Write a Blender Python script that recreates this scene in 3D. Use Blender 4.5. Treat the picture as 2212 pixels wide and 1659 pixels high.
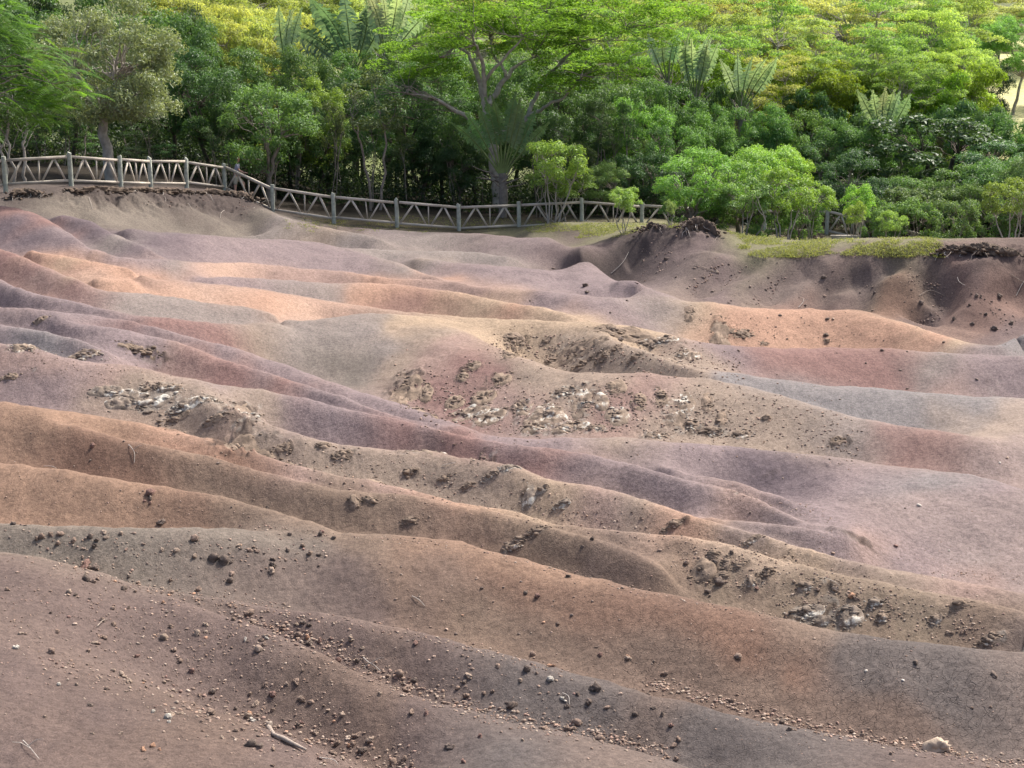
import bpy, math, random
import numpy as np
from mathutils import Vector, Matrix
R = math.radians
scene = bpy.context.scene
for o in list(bpy.data.objects): bpy.data.objects.remove(o)
# ------------------------------------------------------------------ CAMERA / WORLD / SUN
cam_d = bpy.data.cameras.new('camera'); cam = bpy.data.objects.new('camera', cam_d)
scene.collection.objects.link(cam); scene.camera = cam
cam_d.sensor_width = 36.0; cam_d.lens = 36.0*3455.0/2212.0
cam_d.clip_start = 0.2; cam_d.clip_end = 3000.0
cam.location = (0, 0, 10.0); cam.rotation_euler = (R(90-12), 0, 0)
SUN_EL, SUN_AZ = R(55), R(46)          # azimuth measured from +Y towards +X
world = bpy.data.worlds.new('World'); scene.world = world; world.use_nodes = True
wn = world.node_tree.nodes; wl = world.node_tree.links
bg = wn['Background']; bg.inputs['Strength'].default_value = 0.15
sky = wn.new('ShaderNodeTexSky'); sky.sky_type = 'NISHITA'; sky.sun_disc = False
sky.sun_elevation = SUN_EL; sky.sun_rotation = SUN_AZ; sky.dust_density = 6.0; sky.air_density = .9; sky.ozone_density = 0.3
wl.new(sky.outputs[0], bg.inputs['Color'])
sun_d = bpy.data.lights.new('sun', 'SUN'); sun_d.energy = 3.2; sun_d.angle = R(2.0); sun_d.color = (1.0, .955, .88)
sun = bpy.data.objects.new('sun', sun_d); scene.collection.objects.link(sun)
sdir = Vector((math.sin(SUN_AZ)*math.cos(SUN_EL), math.cos(SUN_AZ)*math.cos(SUN_EL), math.sin(SUN_EL)))
sun.rotation_euler = sdir.to_track_quat('Z', 'Y').to_euler(); sun.location = sdir*100
vs = scene.view_settings; vs.view_transform = 'Standard'; vs.look = 'None'; vs.exposure = 0.86; vs.gamma = 1.0
scene.render.engine = 'CYCLES'
scene.cycles.max_bounces = 5; scene.cycles.transmission_bounces = 3; scene.cycles.diffuse_bounces = 3
# ------------------------------------------------------------------ HELPERS
rng = np.random.default_rng(7); rnd = random.Random(11)
col = scene.collection
def link(o, parent=None):
    col.objects.link(o)
    if parent is not None: o.parent = parent
    return o
def tag(o, label=None, cat=None, group=None, kind=None):
    if label: o['label'] = label
    if cat: o['category'] = cat
    if group: o['group'] = group
    if kind: o['kind'] = kind
    return o
def empty(name, loc=(0,0,0), rz=0.0):
    o = bpy.data.objects.new(name, None); o.empty_display_size = .2; link(o); o.location = loc; o.rotation_euler = (0,0,rz); return o
class MB:
    def __init__(s): s.v = []; s.f3 = []; s.f4 = []; s.n = 0
    def add(s, v, f):
        v = np.asarray(v, float).reshape(-1, 3); f = np.asarray(f, int)
        (s.f3 if f.shape[1] == 3 else s.f4).append(f + s.n); s.v.append(v); s.n += len(v)
    def mesh(s, name, mat=None, smooth=False):
        me = bpy.data.meshes.new(name)
        v = np.concatenate(s.v) if s.v else np.zeros((0,3))
        f3 = np.concatenate(s.f3) if s.f3 else np.zeros((0,3), int); f4 = np.concatenate(s.f4) if s.f4 else np.zeros((0,4), int)
        me.vertices.add(len(v)); me.vertices.foreach_set('co', v.astype(np.float32).ravel())
        nl = f3.size + f4.size; me.loops.add(nl); me.loops.foreach_set('vertex_index', np.r_[f3.ravel(), f4.ravel()].astype(np.int32))
        np_ = len(f3)+len(f4); me.polygons.add(np_)
        me.polygons.foreach_set('loop_start', np.r_[np.arange(len(f3))*3, len(f3)*3+np.arange(len(f4))*4].astype(np.int32))
        if smooth: me.polygons.foreach_set('use_smooth', np.ones(np_, bool))
        me.update(calc_edges=True)
        if mat: me.materials.append(mat)
        return me
    def build(s, name, mat=None, parent=None, smooth=False):
        return link(bpy.data.objects.new(name, s.mesh(name, mat, smooth)), parent)
def mobj(name, me, parent=None, loc=None, rot=None, scale=None, color=None):
    o = bpy.data.objects.new(name, me); link(o, parent)
    if loc is not None: o.location = loc
    if rot is not None: o.rotation_euler = rot
    if scale is not None: o.scale = scale
    if color is not None: o.color = (*color, 1)
    return o
def unit(v): v = np.asarray(v, float); return v/(np.linalg.norm(v, axis=-1, keepdims=True)+1e-9)
def tube(mb, P, r, n=6, cap=True):
    P = np.asarray(P, float); k = len(P); r = np.broadcast_to(np.asarray(r, float), (k,))
    T = unit(np.gradient(P, axis=0)); ref = np.array([0,0,1.0]) if abs(T[:,2]).mean() < .8 else np.array([1.0,0,0])
    U = unit(np.cross(T, ref)); V = np.cross(T, U); an = np.linspace(0, 2*np.pi, n, endpoint=False)
    v = P[:,None] + r[:,None,None]*(np.cos(an)[None,:,None]*U[:,None] + np.sin(an)[None,:,None]*V[:,None])
    i = np.arange(k-1)[:,None]*n; j = np.arange(n)[None]; j2 = (j+1) % n
    f = np.stack([i+j, i+j2, i+n+j2, i+n+j], -1).reshape(-1, 4)
    mb.add(v.reshape(-1,3), f)
    if cap:
        for e in (0, k-1):
            c = np.r_[v[e], P[e][None]]; jj = np.arange(n)
            ff = np.stack([jj, (jj+1) % n, np.full(n, n)], -1); mb.add(c, ff if e else ff[:, ::-1])
def box(mb, c, ax, ay, az):
    c, ax, ay, az = (np.asarray(q, float) for q in (c, ax, ay, az))
    v = [c+sx*ax+sy*ay+sz*az for sz in (-1,1) for sy in (-1,1) for sx in (-1,1)]
    mb.add(v, [[0,2,3,1],[4,5,7,6],[0,1,5,4],[2,6,7,3],[0,4,6,2],[1,3,7,5]])
def beam(mb, p, q, w, h):
    p, q = np.asarray(p, float), np.asarray(q, float); d = unit(q-p); s = unit(np.cross(d, [0,0,1.0])) if abs(d[2]) < .95 else np.array([1.0,0,0])
    u = np.cross(s, d); box(mb, (p+q)/2, (q-p)/2, s*w/2, u*h/2)
# value noise
_NT = np.random.default_rng(3).random((256, 256)).astype(np.float32)
def vnoise(x, y):
    xi = np.floor(x).astype(int); yi = np.floor(y).astype(int); fx = x-xi; fy = y-yi
    fx = fx*fx*(3-2*fx); fy = fy*fy*(3-2*fy); a = _NT[yi & 255, xi & 255]; b = _NT[yi & 255, (xi+1) & 255]
    c = _NT[(yi+1) & 255, xi & 255]; d = _NT[(yi+1) & 255, (xi+1) & 255]
    return ((a*(1-fx)+b*fx)*(1-fy) + (c*(1-fx)+d*fx)*fy)*2-1
def fbm(x, y, sc, oc=4, g=.5):
    o = 0; am_ = 1.0
    for k in range(oc): o = o + am_*vnoise(x*sc+17.3*k, y*sc+9.1*k); am_ *= g; sc *= 2.03
    return o
# ------------------------------------------------------------------ MATERIALS
def newmat(name):
    m = bpy.data.materials.new(name); m.use_nodes = True; nt = m.node_tree
    return m, nt, nt.nodes['Principled BSDF']
def N(nt, t, **k):
    n = nt.nodes.new(t)
    for a, b in k.items():
        if a in n.inputs: n.inputs[a].default_value = b
        else: setattr(n, a, b)
    return n
def ramp(nt, src, stops):
    r = nt.nodes.new('ShaderNodeValToRGB'); e = r.color_ramp.elements
    while len(e) < len(stops): e.new(.5)
    for k, (p, c) in enumerate(stops): e[k].position = p; e[k].color = (*c, 1) if len(c) == 3 else c
    nt.links.new(src, r.inputs[0]); return r
def mixc(nt, mode, fac, a, b):
    n = nt.nodes.new('ShaderNodeMix'); n.data_type = 'RGBA'; n.blend_type = mode
    for s, v in ((0, fac), (6, a), (7, b)):
        if isinstance(v, (int, float)): n.inputs[s].default_value = v
        elif isinstance(v, tuple): n.inputs[s].default_value = (*v, 1)
        else: nt.links.new(v, n.inputs[s])
    return n.outputs[2]
def texco(nt, obj=True):
    return nt.nodes.new('ShaderNodeTexCoord').outputs['Object'] if obj else nt.nodes.new('ShaderNodeNewGeometry').outputs['Position']
def noise(nt, vec, scale, detail=4, rough=.55):
    n = N(nt, 'ShaderNodeTexNoise', Scale=scale, Detail=detail, Roughness=rough); nt.links.new(vec, n.inputs['Vector']); return n.outputs['Fac']
def bump(nt, bsdf, h, strength, dist, prev=None):
    b = N(nt, 'ShaderNodeBump', Strength=strength, Distance=dist); nt.links.new(h, b.inputs['Height'])
    if prev: nt.links.new(prev, b.inputs['Normal'])
    nt.links.new(b.outputs[0], bsdf.inputs['Normal']); return b.outputs[0]
def solid(name, c, rough=.85, var=.25, sc=6.0, bst=.4, bd=.01, c2=None, world_=False):
    m, nt, b = newmat(name); v = texco(nt, not world_); n = noise(nt, v, sc, 5)
    c2 = c2 or tuple(x*(1-var) for x in c)
    r = ramp(nt, n, [(.3, c2), (.7, tuple(min(1, x*(1+var*.6)) for x in c))]); nt.links.new(r.outputs[0], b.inputs['Base Color'])
    b.inputs['Roughness'].default_value = rough; b.inputs['Specular IOR Level'].default_value = .2
    bump(nt, b, noise(nt, v, sc*4, 4), bst, bd); return m
def leafmat(name, trans=.35, rough=.5, spec=.35, var=.35, tint=(1.25, 1.15, .55)):
    m, nt, b = newmat(name); oi = nt.nodes.new('ShaderNodeObjectInfo'); ge = nt.nodes.new('ShaderNodeNewGeometry')
    r = ramp(nt, ge.outputs['Random Per Island'], [(0, (1-var,)*3), (.75, (1, 1, 1)), (1, tuple(1+(t-1)*var*1.6 for t in tint))])
    cc = mixc(nt, 'MULTIPLY', 1.0, oi.outputs['Color'], r.outputs[0])
    nt.links.new(cc, b.inputs['Base Color']); b.inputs['Roughness'].default_value = rough; b.inputs['Specular IOR Level'].default_value = spec
    t = nt.nodes.new('ShaderNodeBsdfTranslucent'); tc = mixc(nt, 'MULTIPLY', 1.0, cc, (1.5, 1.45, .7)); nt.links.new(tc, t.inputs['Color'])
    mx = nt.nodes.new('ShaderNodeMixShader'); mx.inputs[0].default_value = trans
    nt.links.new(b.outputs[0], mx.inputs[1]); nt.links.new(t.outputs[0], mx.inputs[2])
    nt.links.new(mx.outputs[0], nt.nodes['Material Output'].inputs['Surface']); return m
M_bark = solid('bark_grey', (.23, .20, .17), .9, .45, 3.0, .8, .02)
M_barkdark = solid('bark_dark', (.10, .085, .07), .9, .4, 3.0, .8, .02)
M_pale = solid('bark_pale', (.36, .33, .29), .9, .4, 4.0, .8, .015)
M_leaf = leafmat('leaf')
M_leafthin = leafmat('leaf_thin', .5, .55, .25)
M_broad = leafmat('leaf_broad', .3, .5, .4, .25, (1.1, 1.1, .8))
M_twig = solid('dead_wood', (.40, .36, .32), .9, .3, 20.0, .4, .004)
M_root = solid('root_wood', (.30, .25, .21), .9, .4, 20.0, .4, .004)
# ------------------------------------------------------------------ TERRAIN
# Crest lines of the dunes (surveyed as bearing / dip pairs from the viewpoint), turned into real
# ridges at real distances; a thin-plate surface is stretched through crests and troughs.
PW, PH, FP = 2212.0, 1659.0, 3455.0
PITCH = math.radians(12.0)
CAMZ = 10.0
SP, CP = math.sin(PITCH), math.cos(PITCH)
def am(X, Y):
    X = np.asarray(X, float); Y = np.asarray(Y, float)
    dx = (X - PW/2)/FP; dy = (Y - PH/2)/FP
    k = CP - dy*SP
    return dx/k, (-SP - dy*CP)/k
def XY(a, m):
    # inverse: slope m -> dy ; -SP - dy CP = m (CP - dy SP)
    dy = (-SP - m*CP)/(CP - m*SP)
    k = CP - dy*SP
    return a*k*FP + PW/2, dy*FP + PH/2
FENCE = [(-300,430,57),(8,415,58),(150,402,59),(258,404,60.8),(323,405,63.1),(401,406,65.3),(484,411,67.4),
         (588,458,66),(720,483,65.5),(857,490,65.5),(991,498,66),(1121,490,66.5),(1257,478,67),(1387,480,68),
         (1520,488,68.5),(1650,498,69),(1788,506,69),(1900,518,68.5),(2020,530,68),(2140,534,68),(2260,536,68),(2700,540,68)]
_fx = np.array([f[0] for f in FENCE], float); _fy = np.array([f[1] for f in FENCE], float); _fd = np.array([f[2] for f in FENCE], float)
_xs = np.arange(-700, 3000, 10.0)
_k = np.exp(-0.5*(np.arange(-30, 31)/10.0)**2); _k /= _k.sum()
def _sm(v):
    w = np.interp(_xs, _fx, v); return np.convolve(np.pad(w, 30, mode='edge'), _k, 'valid')
_ys, _ds = _sm(_fy), _sm(_fd)
def planD(X, Y):
    yf = np.interp(X, _xs, _ys); df = np.interp(X, _xs, _ds)
    t = np.clip((Y - yf)/(1659 - yf), -0.01, 1.35)
    return 1.0/((1 - t)/df + t/17.0)
# each crest: list of (X,Y); optional dict of options
CR = [
 # far part
 ([(-250,450),(0,446),(40,451),(84,467),(128,491),(160,510),(195,538),(255,556),(302,561),(370,561),(420,566),(470,565),(524,565),(571,572),(638,577),(743,586),(800,596),(835,603),(868,605),(935,607),(1003,613),(1070,627),(1097,633)], {'footd':.9}),
 ([(94,467),(151,469),(202,481),(235,504),(286,521),(336,546),(356,558)], {}),
 ([(215,497),(269,502),(336,501),(420,506),(504,513),(605,518),(689,526),(743,536),(768,537),(835,539),(902,543),(969,543),(1036,546),(1104,558),(1161,582)], {'hid':.32}),
 ([(560,447),(591,461),(638,477),(700,490),(743,498),(780,505),(818,514),(845,528),(868,538)], {'footd':.8,'dd':-1.0}),
 ([(690,487),(734,488),(800,495),(902,501),(1036,504),(1120,513),(1188,516),(1221,528),(1255,548),(1290,575)], {'footd':.7,'dd':-.3}),
 ([(740,540),(784,548),(835,561),(879,578),(922,595),(979,612)], {}),
 ([(860,558),(936,561),(1036,573),(1120,578),(1164,582),(1221,590),(1258,598),(1285,604),(1332,606),(1366,610),(1406,629),(1440,645)], {'np':1}),
 ([(22,546),(67,544),(134,551),(202,565),(269,578),(319,597),(343,602)], {'footd':.8,'np':1}),
 ([(161,598),(235,600),(336,602),(420,608),(504,620),(588,630),(672,644),(743,657),(868,668),(919,673),(1003,683),(1104,690),(1255,694),(1310,699),(1372,706),(1440,719),(1477,731),(1536,743),(1603,750),(1704,751),(1805,750),(1906,751),(2007,760),(2091,765),(2212,771),(2450,790)], {'np':1}),
 ([(403,602),(504,600),(588,603),(672,609),(743,611),(801,612),(868,617),(936,625),(1020,639),(1087,651),(1171,662),(1221,676),(1302,696)], {}),
 ([(1097,630),(1154,628),(1221,632),(1305,644),(1406,645),(1469,652),(1536,654),(1603,662),(1661,668),(1704,664),(1748,661),(1805,666),(1872,677),(1973,703),(2074,736),(2141,753),(2212,768),(2300,785)], {'footd':2.4}),
 ([(2110,762),(2141,751),(2175,738),(2212,723),(2300,705),(2450,700)], {'footd':1.2,'np':1}),
 # crest A / B
 ([(-250,520),(-100,528),(0,538),(34,551),(101,578),(151,598),(202,619),(228,627),(302,632),(386,642),(470,657),(554,671),(605,682),(645,694)], {'np':1,'footd':.9}),
 ([(-200,580),(0,602),(27,619),(67,634),(151,649),(202,662),(286,679),(370,686),(454,696),(538,699),(605,697),(655,694),(700,688),(743,683),(801,679),(868,678),(936,682),(986,690),(1030,702)], {'hx':([0,420,620,900,1030],[.22,.24,.5,.55,.4])}),
 ([(-200,640),(-60,660),(60,668),(202,678),(279,692),(370,716),(437,736),(504,753),(605,783),(672,807),(743,832),(801,852),(868,874),(936,897),(1003,918),(1036,931),(1130,938),(1240,941),(1400,948),(1469,953),(1613,967),(1756,984),(1900,1003),(1996,1012),(2092,1027),(2164,1046),(2212,1060),(2300,1080)], {}),
 ([(110,690),(202,702),(286,716),(370,736),(437,760),(504,783),(571,803),(638,824),(743,859),(818,887),(885,907),(969,921),(1020,931)], {}),
 ([(-200,690),(0,702),(101,719),(168,736),(235,763),(279,786)], {}),
 ([(-200,735),(0,743),(50,750),(134,770),(235,781),(286,788),(370,810),(470,830),(571,843),(672,864),(734,879),(878,909),(997,941),(1141,962),(1261,979),(1381,1003),(1477,1033),(1565,1056),(1637,1080),(1732,1123),(1795,1142)], {}),
 ([(1400,985),(1469,1018),(1589,1039),(1685,1075),(1756,1103)], {}),
 ([(1469,1108),(1541,1118),(1661,1130),(1756,1142),(1828,1151)], {}),
 # rocky middle mound
 ([(986,700),(1040,738),(1070,750),(1137,773),(1181,790),(1221,805),(1305,808),(1406,807),(1469,817),(1519,818),(1587,830),(1671,847),(1755,874),(1839,897),(1940,918),(2024,931),(2150,950)], {}),
 ([(1290,722),(1356,743),(1406,760),(1477,790),(1520,803),(1570,820)], {}),
 ([(1450,775),(1489,788),(1570,803),(1671,817),(1771,829),(1872,837),(1973,845),(2107,859),(2212,862),(2400,868)], {}),
 # foreground
 ([(440,868),(479,878),(550,905),(623,931),(734,960),(854,974),(926,974),(1021,993),(1117,1008),(1165,1029),(1261,1046),(1333,1060),(1405,1087),(1477,1108),(1565,1130),(1685,1166),(1804,1204),(1900,1228),(1996,1247),(2092,1262),(2164,1276),(2300,1300)], {}),
 ([(-200,850),(0,869),(120,883),(239,900),(335,917),(431,943),(527,974),(623,1003),(743,1034),(854,1051),(973,1075),(1117,1101),(1189,1125),(1309,1144),(1381,1151),(1477,1158),(1565,1171),(1660,1204),(1804,1242),(1948,1266),(2092,1295),(2212,1324),(2400,1350)], {}),
 ([(90,905),(168,917),(287,953),(431,984),(527,1008),(623,1036),(734,1060),(878,1073),(1021,1097),(1117,1117),(1213,1146),(1309,1173),(1405,1201),(1443,1228)], {}),
 ([(-200,985),(0,998),(120,1012),(239,1034),(359,1051),(479,1075),(575,1099),(671,1127),(734,1150),(878,1163),(997,1175),(1069,1195),(1141,1209),(1213,1230),(1309,1252),(1405,1276),(1477,1290),(1565,1309),(1685,1333),(1804,1362),(1900,1381),(2044,1398),(2212,1410),(2400,1420)], {}),
 ([(-200,1128),(0,1130),(96,1135),(239,1139),(383,1139),(503,1142),(620,1148)], {}),
 ([(-200,1185),(0,1194),(96,1204),(192,1233),(287,1262),(383,1281),(479,1293),(575,1309),(743,1336),(854,1357),(973,1386),(1117,1422),(1213,1444),(1309,1468),(1400,1495),(1469,1512),(1565,1544),(1708,1573),(1804,1592),(1948,1616),(2092,1640),(2212,1660),(2400,1690)], {}),
 ([(250,1255),(400,1305),(527,1343),(640,1390),(734,1436),(830,1480),(926,1515),(1021,1544),(1141,1572),(1261,1590),(1381,1630),(1477,1659),(1600,1700)], {'hid':.3}),
 ([(300,1480),(420,1520),(527,1556),(640,1600),(743,1640),(850,1690)], {'hid':.25}),
]
# absolute survey lines (X,Y,distance)
ABS = [
 [(f[0], f[1], f[2]) for f in FENCE],
 [(-300,440,56.5),(0,420,57.3),(100,411,57.8),(200,407,58.6),(300,407,61),(400,409,63.8),(480,411,66),(520,418,66.3),(545,432,65.6)],
 [(150,430,57.2),(300,430,59.9),(400,434,62.3),(480,438,64.0),(530,444,64.6)],
 # right bank: shoulder and foot
 [(1400,500,58.5),(1430,494,58.5),(1480,492,58),(1535,500,57.5),(1600,540,55.5),(1680,550,54.5),(1800,546,54),(1900,546,53),(1980,540,52.5),(2050,541,52),(2150,541,51.5),(2260,545,51),(2500,550,51)],
 [(1560,515,61),(1700,525,61),(1900,530,60),(2050,537,58),(2300,540,57)],
 [(1150,499,64.2),(1190,484,64.6),(1250,484,64.8)],
 [(-700,300,75),(0,330,75),(500,360,75),(700,420,75),(1100,440,75),(2900,500,75)],
 [(-700,290,79.5),(0,300,79.5),(500,340,79.5),(700,400,79.5),(1100,425,79.5),(2900,490,79.5)],
 [(-300,1900,13.3),(300,1900,13.3),(900,1900,13.3),(1500,1900,13.3),(2100,1900,13.3),(2500,1900,13.3)],
 [(-300,2300,10),(300,2300,10),(900,2300,10),(1500,2300,10),(2100,2300,10),(2500,2300,10)],
]
MU0 = .03
A0, A1, NA = -0.43, 0.43, 290
S0, S1, NS = math.log(9.0), math.log(80.0), 420
def densify(P, step=4.0):
    P = np.array(P, float); seg = np.hypot(np.diff(P[:,0]), np.diff(P[:,1])); L = np.r_[0, np.cumsum(seg)]
    t = np.linspace(0, L[-1], max(2, int(L[-1]/step)+1))
    return np.stack([np.interp(t, L, P[:,i]) for i in range(P.shape[1])], 1), t, L[-1]
def base_m(a, d):
    X = a*FP*.98+PW/2; yf = np.interp(X, _xs, _ys); df = np.interp(X, _xs, _ds)
    t = (1/d-1/df)/(1/17.0-1/df); return am(X, yf+t*(1659-yf))[1]
def J_s(ft): return np.clip((ft-15)/40.0, .2, 1.2)*2.0
def build_field(corr={}, q0=None):
    meta = []
    C = [densify(c[0]) for c in CR]
    curves = [(c[0][:,0], c[0][:,1]) for c in C]
    pts = []; info = []
    for ci, (P, t, L) in enumerate(C):
        opt = CR[ci][1]; hid0 = opt.get('hid', .5)
        X, Y = P[:,0], P[:,1]
        up = np.interp(X, _xs, _ys)+6; up = np.minimum(up, Y-8)
        for cj, (x2, y2) in enumerate(curves):
            if cj == ci: continue
            o = np.argsort(x2, kind='stable'); yy = np.interp(X, x2[o], y2[o], left=-1e9, right=-1e9)
            up = np.where((yy < Y - 3) & (yy > up), yy, up)
        gap = np.clip(Y - up, 6, 95)
        gap = np.convolve(np.pad(gap, 15, mode='edge'), np.ones(31)/31.0, 'valid')
        TL = min(170.0, L*.4)
        e0 = np.clip(t/TL + (1.0 if X[0] <= 0 else 0.0), 0, 1); e1 = np.clip((L - t)/TL + (1.0 if X[-1] >= 2212 else 0), 0, 1)
        w = np.minimum(e0, e1); w = w*w*(3-2*w)
        Dc = planD(X, Y) + opt.get('dd', 0); Dg = planD(X, Y - gap)
        if 'hx' in opt: hid0 = np.interp(X, opt['hx'][0], opt['hx'][1])
        hid = (hid0 + .2*np.clip((Dc-20)/30.0, 0, 1))*w
        fo = opt['footd']*w + .01 if 'footd' in opt else hid*(Dg-Dc)
        info.append([X, Y, w, gap, Dc, fo, opt])
    for ps in range(3):        # a crest that starts behind another one starts behind that one's trough
        for ci, I in enumerate(info):
            if 'np' in I[6]: continue
            X, Y = I[0], I[1]; Dn = I[4].copy()
            for cj, J in enumerate(info):
                if cj == ci: continue
                o = np.argsort(J[0], kind='stable')
                yy = np.interp(X, J[0][o], J[1][o], left=1e9, right=1e9)
                ft = np.interp(X, J[0][o], (J[4]+J[5])[o], left=0, right=0); ww = np.interp(X, J[0][o], J[2][o])
                k = (yy > Y-.5) & (yy < Y+28) & (ww > .3)
                Dn = np.where(k, np.maximum(Dn, np.minimum(ft + .2*J_s(ft), I[4]+3.5)), Dn)
            Dn = np.convolve(np.pad(Dn, 8, mode='edge'), np.ones(17)/17.0, 'valid')
            I[4] = np.maximum(I[4], I[4] + (Dn-I[4])*np.clip(1.15-I[2], 0, 1))
    for ci, (X, Y, w, gap, Dc, fo, opt) in enumerate(info):
        a, m = am(X, Y); s = np.log(Dc); m = m + corr.get(ci, 0)
        pts.append(np.stack([a, s, m, np.maximum(w, .03)], 1))
        sf = np.log(Dc + fo)
        a2, m2 = am(X, Y + (7*w if 'footd' in opt else .17*gap*w)); k2 = w > .1
        pts.append(np.stack([a2, sf, m2, w], 1)[k2])
        meta.append((ci, a, s, am(X, Y)[1], w, sf))
    for l in ABS:
        P, t, L = densify(l); a, m = am(P[:,0], P[:,1])
        pts.append(np.stack([a, np.log(P[:,2]), m, np.full_like(a, 1.0)], 1))
    pts = np.concatenate(pts)
    pts[:,2] -= base_m(pts[:,0], np.exp(pts[:,1]))
    def solve(na, ns, q0, iters, lam):
        ga = (pts[:,0]-A0)/(A1-A0)*(na-1); gs = (pts[:,1]-S0)/(S1-S0)*(ns-1)
        ok = (ga > 0) & (ga < na-1.001) & (gs > 0) & (gs < ns-1.001)
        ga, gs, mv, pw = ga[ok], gs[ok], pts[ok,2], pts[ok,3]
        i = ga.astype(int); j = gs.astype(int); fa = ga-i; fs = gs-j
        idx = np.stack([j*na+i, j*na+i+1, (j+1)*na+i, (j+1)*na+i+1])
        wt = np.stack([(1-fa)*(1-fs), fa*(1-fs), (1-fa)*fs, fa*fs])
        N = na*ns
        ca, cs = (na/300.0)**2, (ns/420.0)**2
        WA, WS, MU = 2.0, 1.0, MU0*(420.0/ns)**2
        def lapT(q, adj=False):
            pass
        def K(q):
            q = q.reshape(ns, na); out = np.zeros_like(q)
            d = (q[:, :-2]-2*q[:, 1:-1]+q[:, 2:])*WA
            out[:, :-2] += d; out[:, 1:-1] -= 2*d; out[:, 2:] += d
            d = (q[:-2]-2*q[1:-1]+q[2:])*WS
            out[:-2] += d; out[1:-1] -= 2*d; out[2:] += d
            d = (q[:-1,:-1]-q[1:,:-1]-q[:-1,1:]+q[1:,1:])*2
            out[:-1,:-1] += d; out[1:,:-1] -= d; out[:-1,1:] -= d; out[1:,1:] += d
            d = (q[:, 1:]-q[:, :-1])*MU; out[:, 1:] += d; out[:, :-1] -= d
            d = (q[1:]-q[:-1])*MU; out[1:] += d; out[:-1] -= d
            return out.ravel()*lam
        def Aop(q):
            v = (q[idx]*wt).sum(0)*pw
            o = K(q)
            for r in range(4): o += np.bincount(idx[r], wt[r]*v, N)
            return o
        b = np.zeros(N)
        for r in range(4): b += np.bincount(idx[r], wt[r]*mv*pw, N)
        diag = np.full(N, lam*(6*WA+6*WS+8.0))
        for r in range(4): diag += np.bincount(idx[r], wt[r]**2*pw, N)
        q = q0.ravel().copy(); rr = b - Aop(q); z = rr/diag; p = z.copy(); rz = rr@z
        for it in range(iters):
            Ap = Aop(p); al = rz/(p@Ap); q += al*p; rr -= al*Ap; z = rr/diag; rz2 = rr@z
            p = z + (rz2/rz)*p; rz = rz2
        return q.reshape(ns, na)
    ag_ = np.linspace(A0, A1, NA)[None]*np.ones((NS,1)); BM = base_m(ag_, np.exp(np.linspace(S0, S1, NS))[:,None]*np.ones((1,NA)))
    if q0 is not None: return solve(NA, NS, q0-BM, 250, .03)+BM, meta
    a = np.linspace(A0, A1, 76); s = np.linspace(S0, S1, 106)
    q = np.zeros((106, 76))
    q = solve(76, 106, q, 600, .004)
    q = resample(q, 211, 151); q = solve(151, 211, q, 400, .01)
    q = resample(q, NS, NA); q = solve(NA, NS, q, 300, .03)+BM
    return q, meta
def cub(n0, n1):
    t = np.linspace(0, n0-1, n1); i = np.minimum(t.astype(int), n0-2); f = t-i
    w = np.stack([-.5*f+f*f-.5*f**3, 1-2.5*f*f+1.5*f**3, .5*f+2*f*f-1.5*f**3, -.5*f*f+.5*f**3])
    return np.clip(np.stack([i-1, i, i+1, i+2]), 0, n0-1), w
def resample(q, n_s, n_a):
    I, w = cub(q.shape[0], n_s); q = sum(q[I[k]]*w[k][:,None] for k in range(4))
    I, w = cub(q.shape[1], n_a); return sum(q[:, I[k]]*w[k][None,:] for k in range(4))

def samp(q, a, s):
    ns, na = q.shape
    ga = np.clip((a-A0)/(A1-A0)*(na-1), 0, na-1.001); gs = np.clip((s-S0)/(S1-S0)*(ns-1), 0, ns-1.001)
    i = ga.astype(int); j = gs.astype(int); fa = ga-i; fs = gs-j
    return (q[j,i]*(1-fa)+q[j,i+1]*fa)*(1-fs)+(q[j+1,i]*(1-fa)+q[j+1,i+1]*fa)*fs
def full_field():
    corr = {}; q = None
    for rnd in range(4):
        q, meta = build_field(corr, q)
        if rnd == 3:
            ag_ = np.linspace(A0, A1, NA)[None]*np.ones((NS,1)); B = base_m(ag_, np.exp(np.linspace(S0, S1, NS))[:,None]*np.ones((1,NA)))
            r = q-B; th = -np.interp(np.exp(np.linspace(S0, S1, NS)), [17, 45, 52], [.09, .03, .018])[:,None]; q = B + np.where(r < th, th+(r-th)*.45, r)
            break
        for ci, a, s, mt, w, sf in meta:
            best = np.full_like(a, -9.0)
            for f in np.linspace(-.5, 1, 25):
                best = np.maximum(best, samp(q, a, s + f*np.maximum(sf-s, .004)))
            err = np.clip((best-mt), -.004, .012)*np.clip(w*1.5-.3, 0, 1)
            corr[ci] = np.clip(corr.get(ci, 0) - err*.9, -.0055, .0)
    return q
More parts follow.
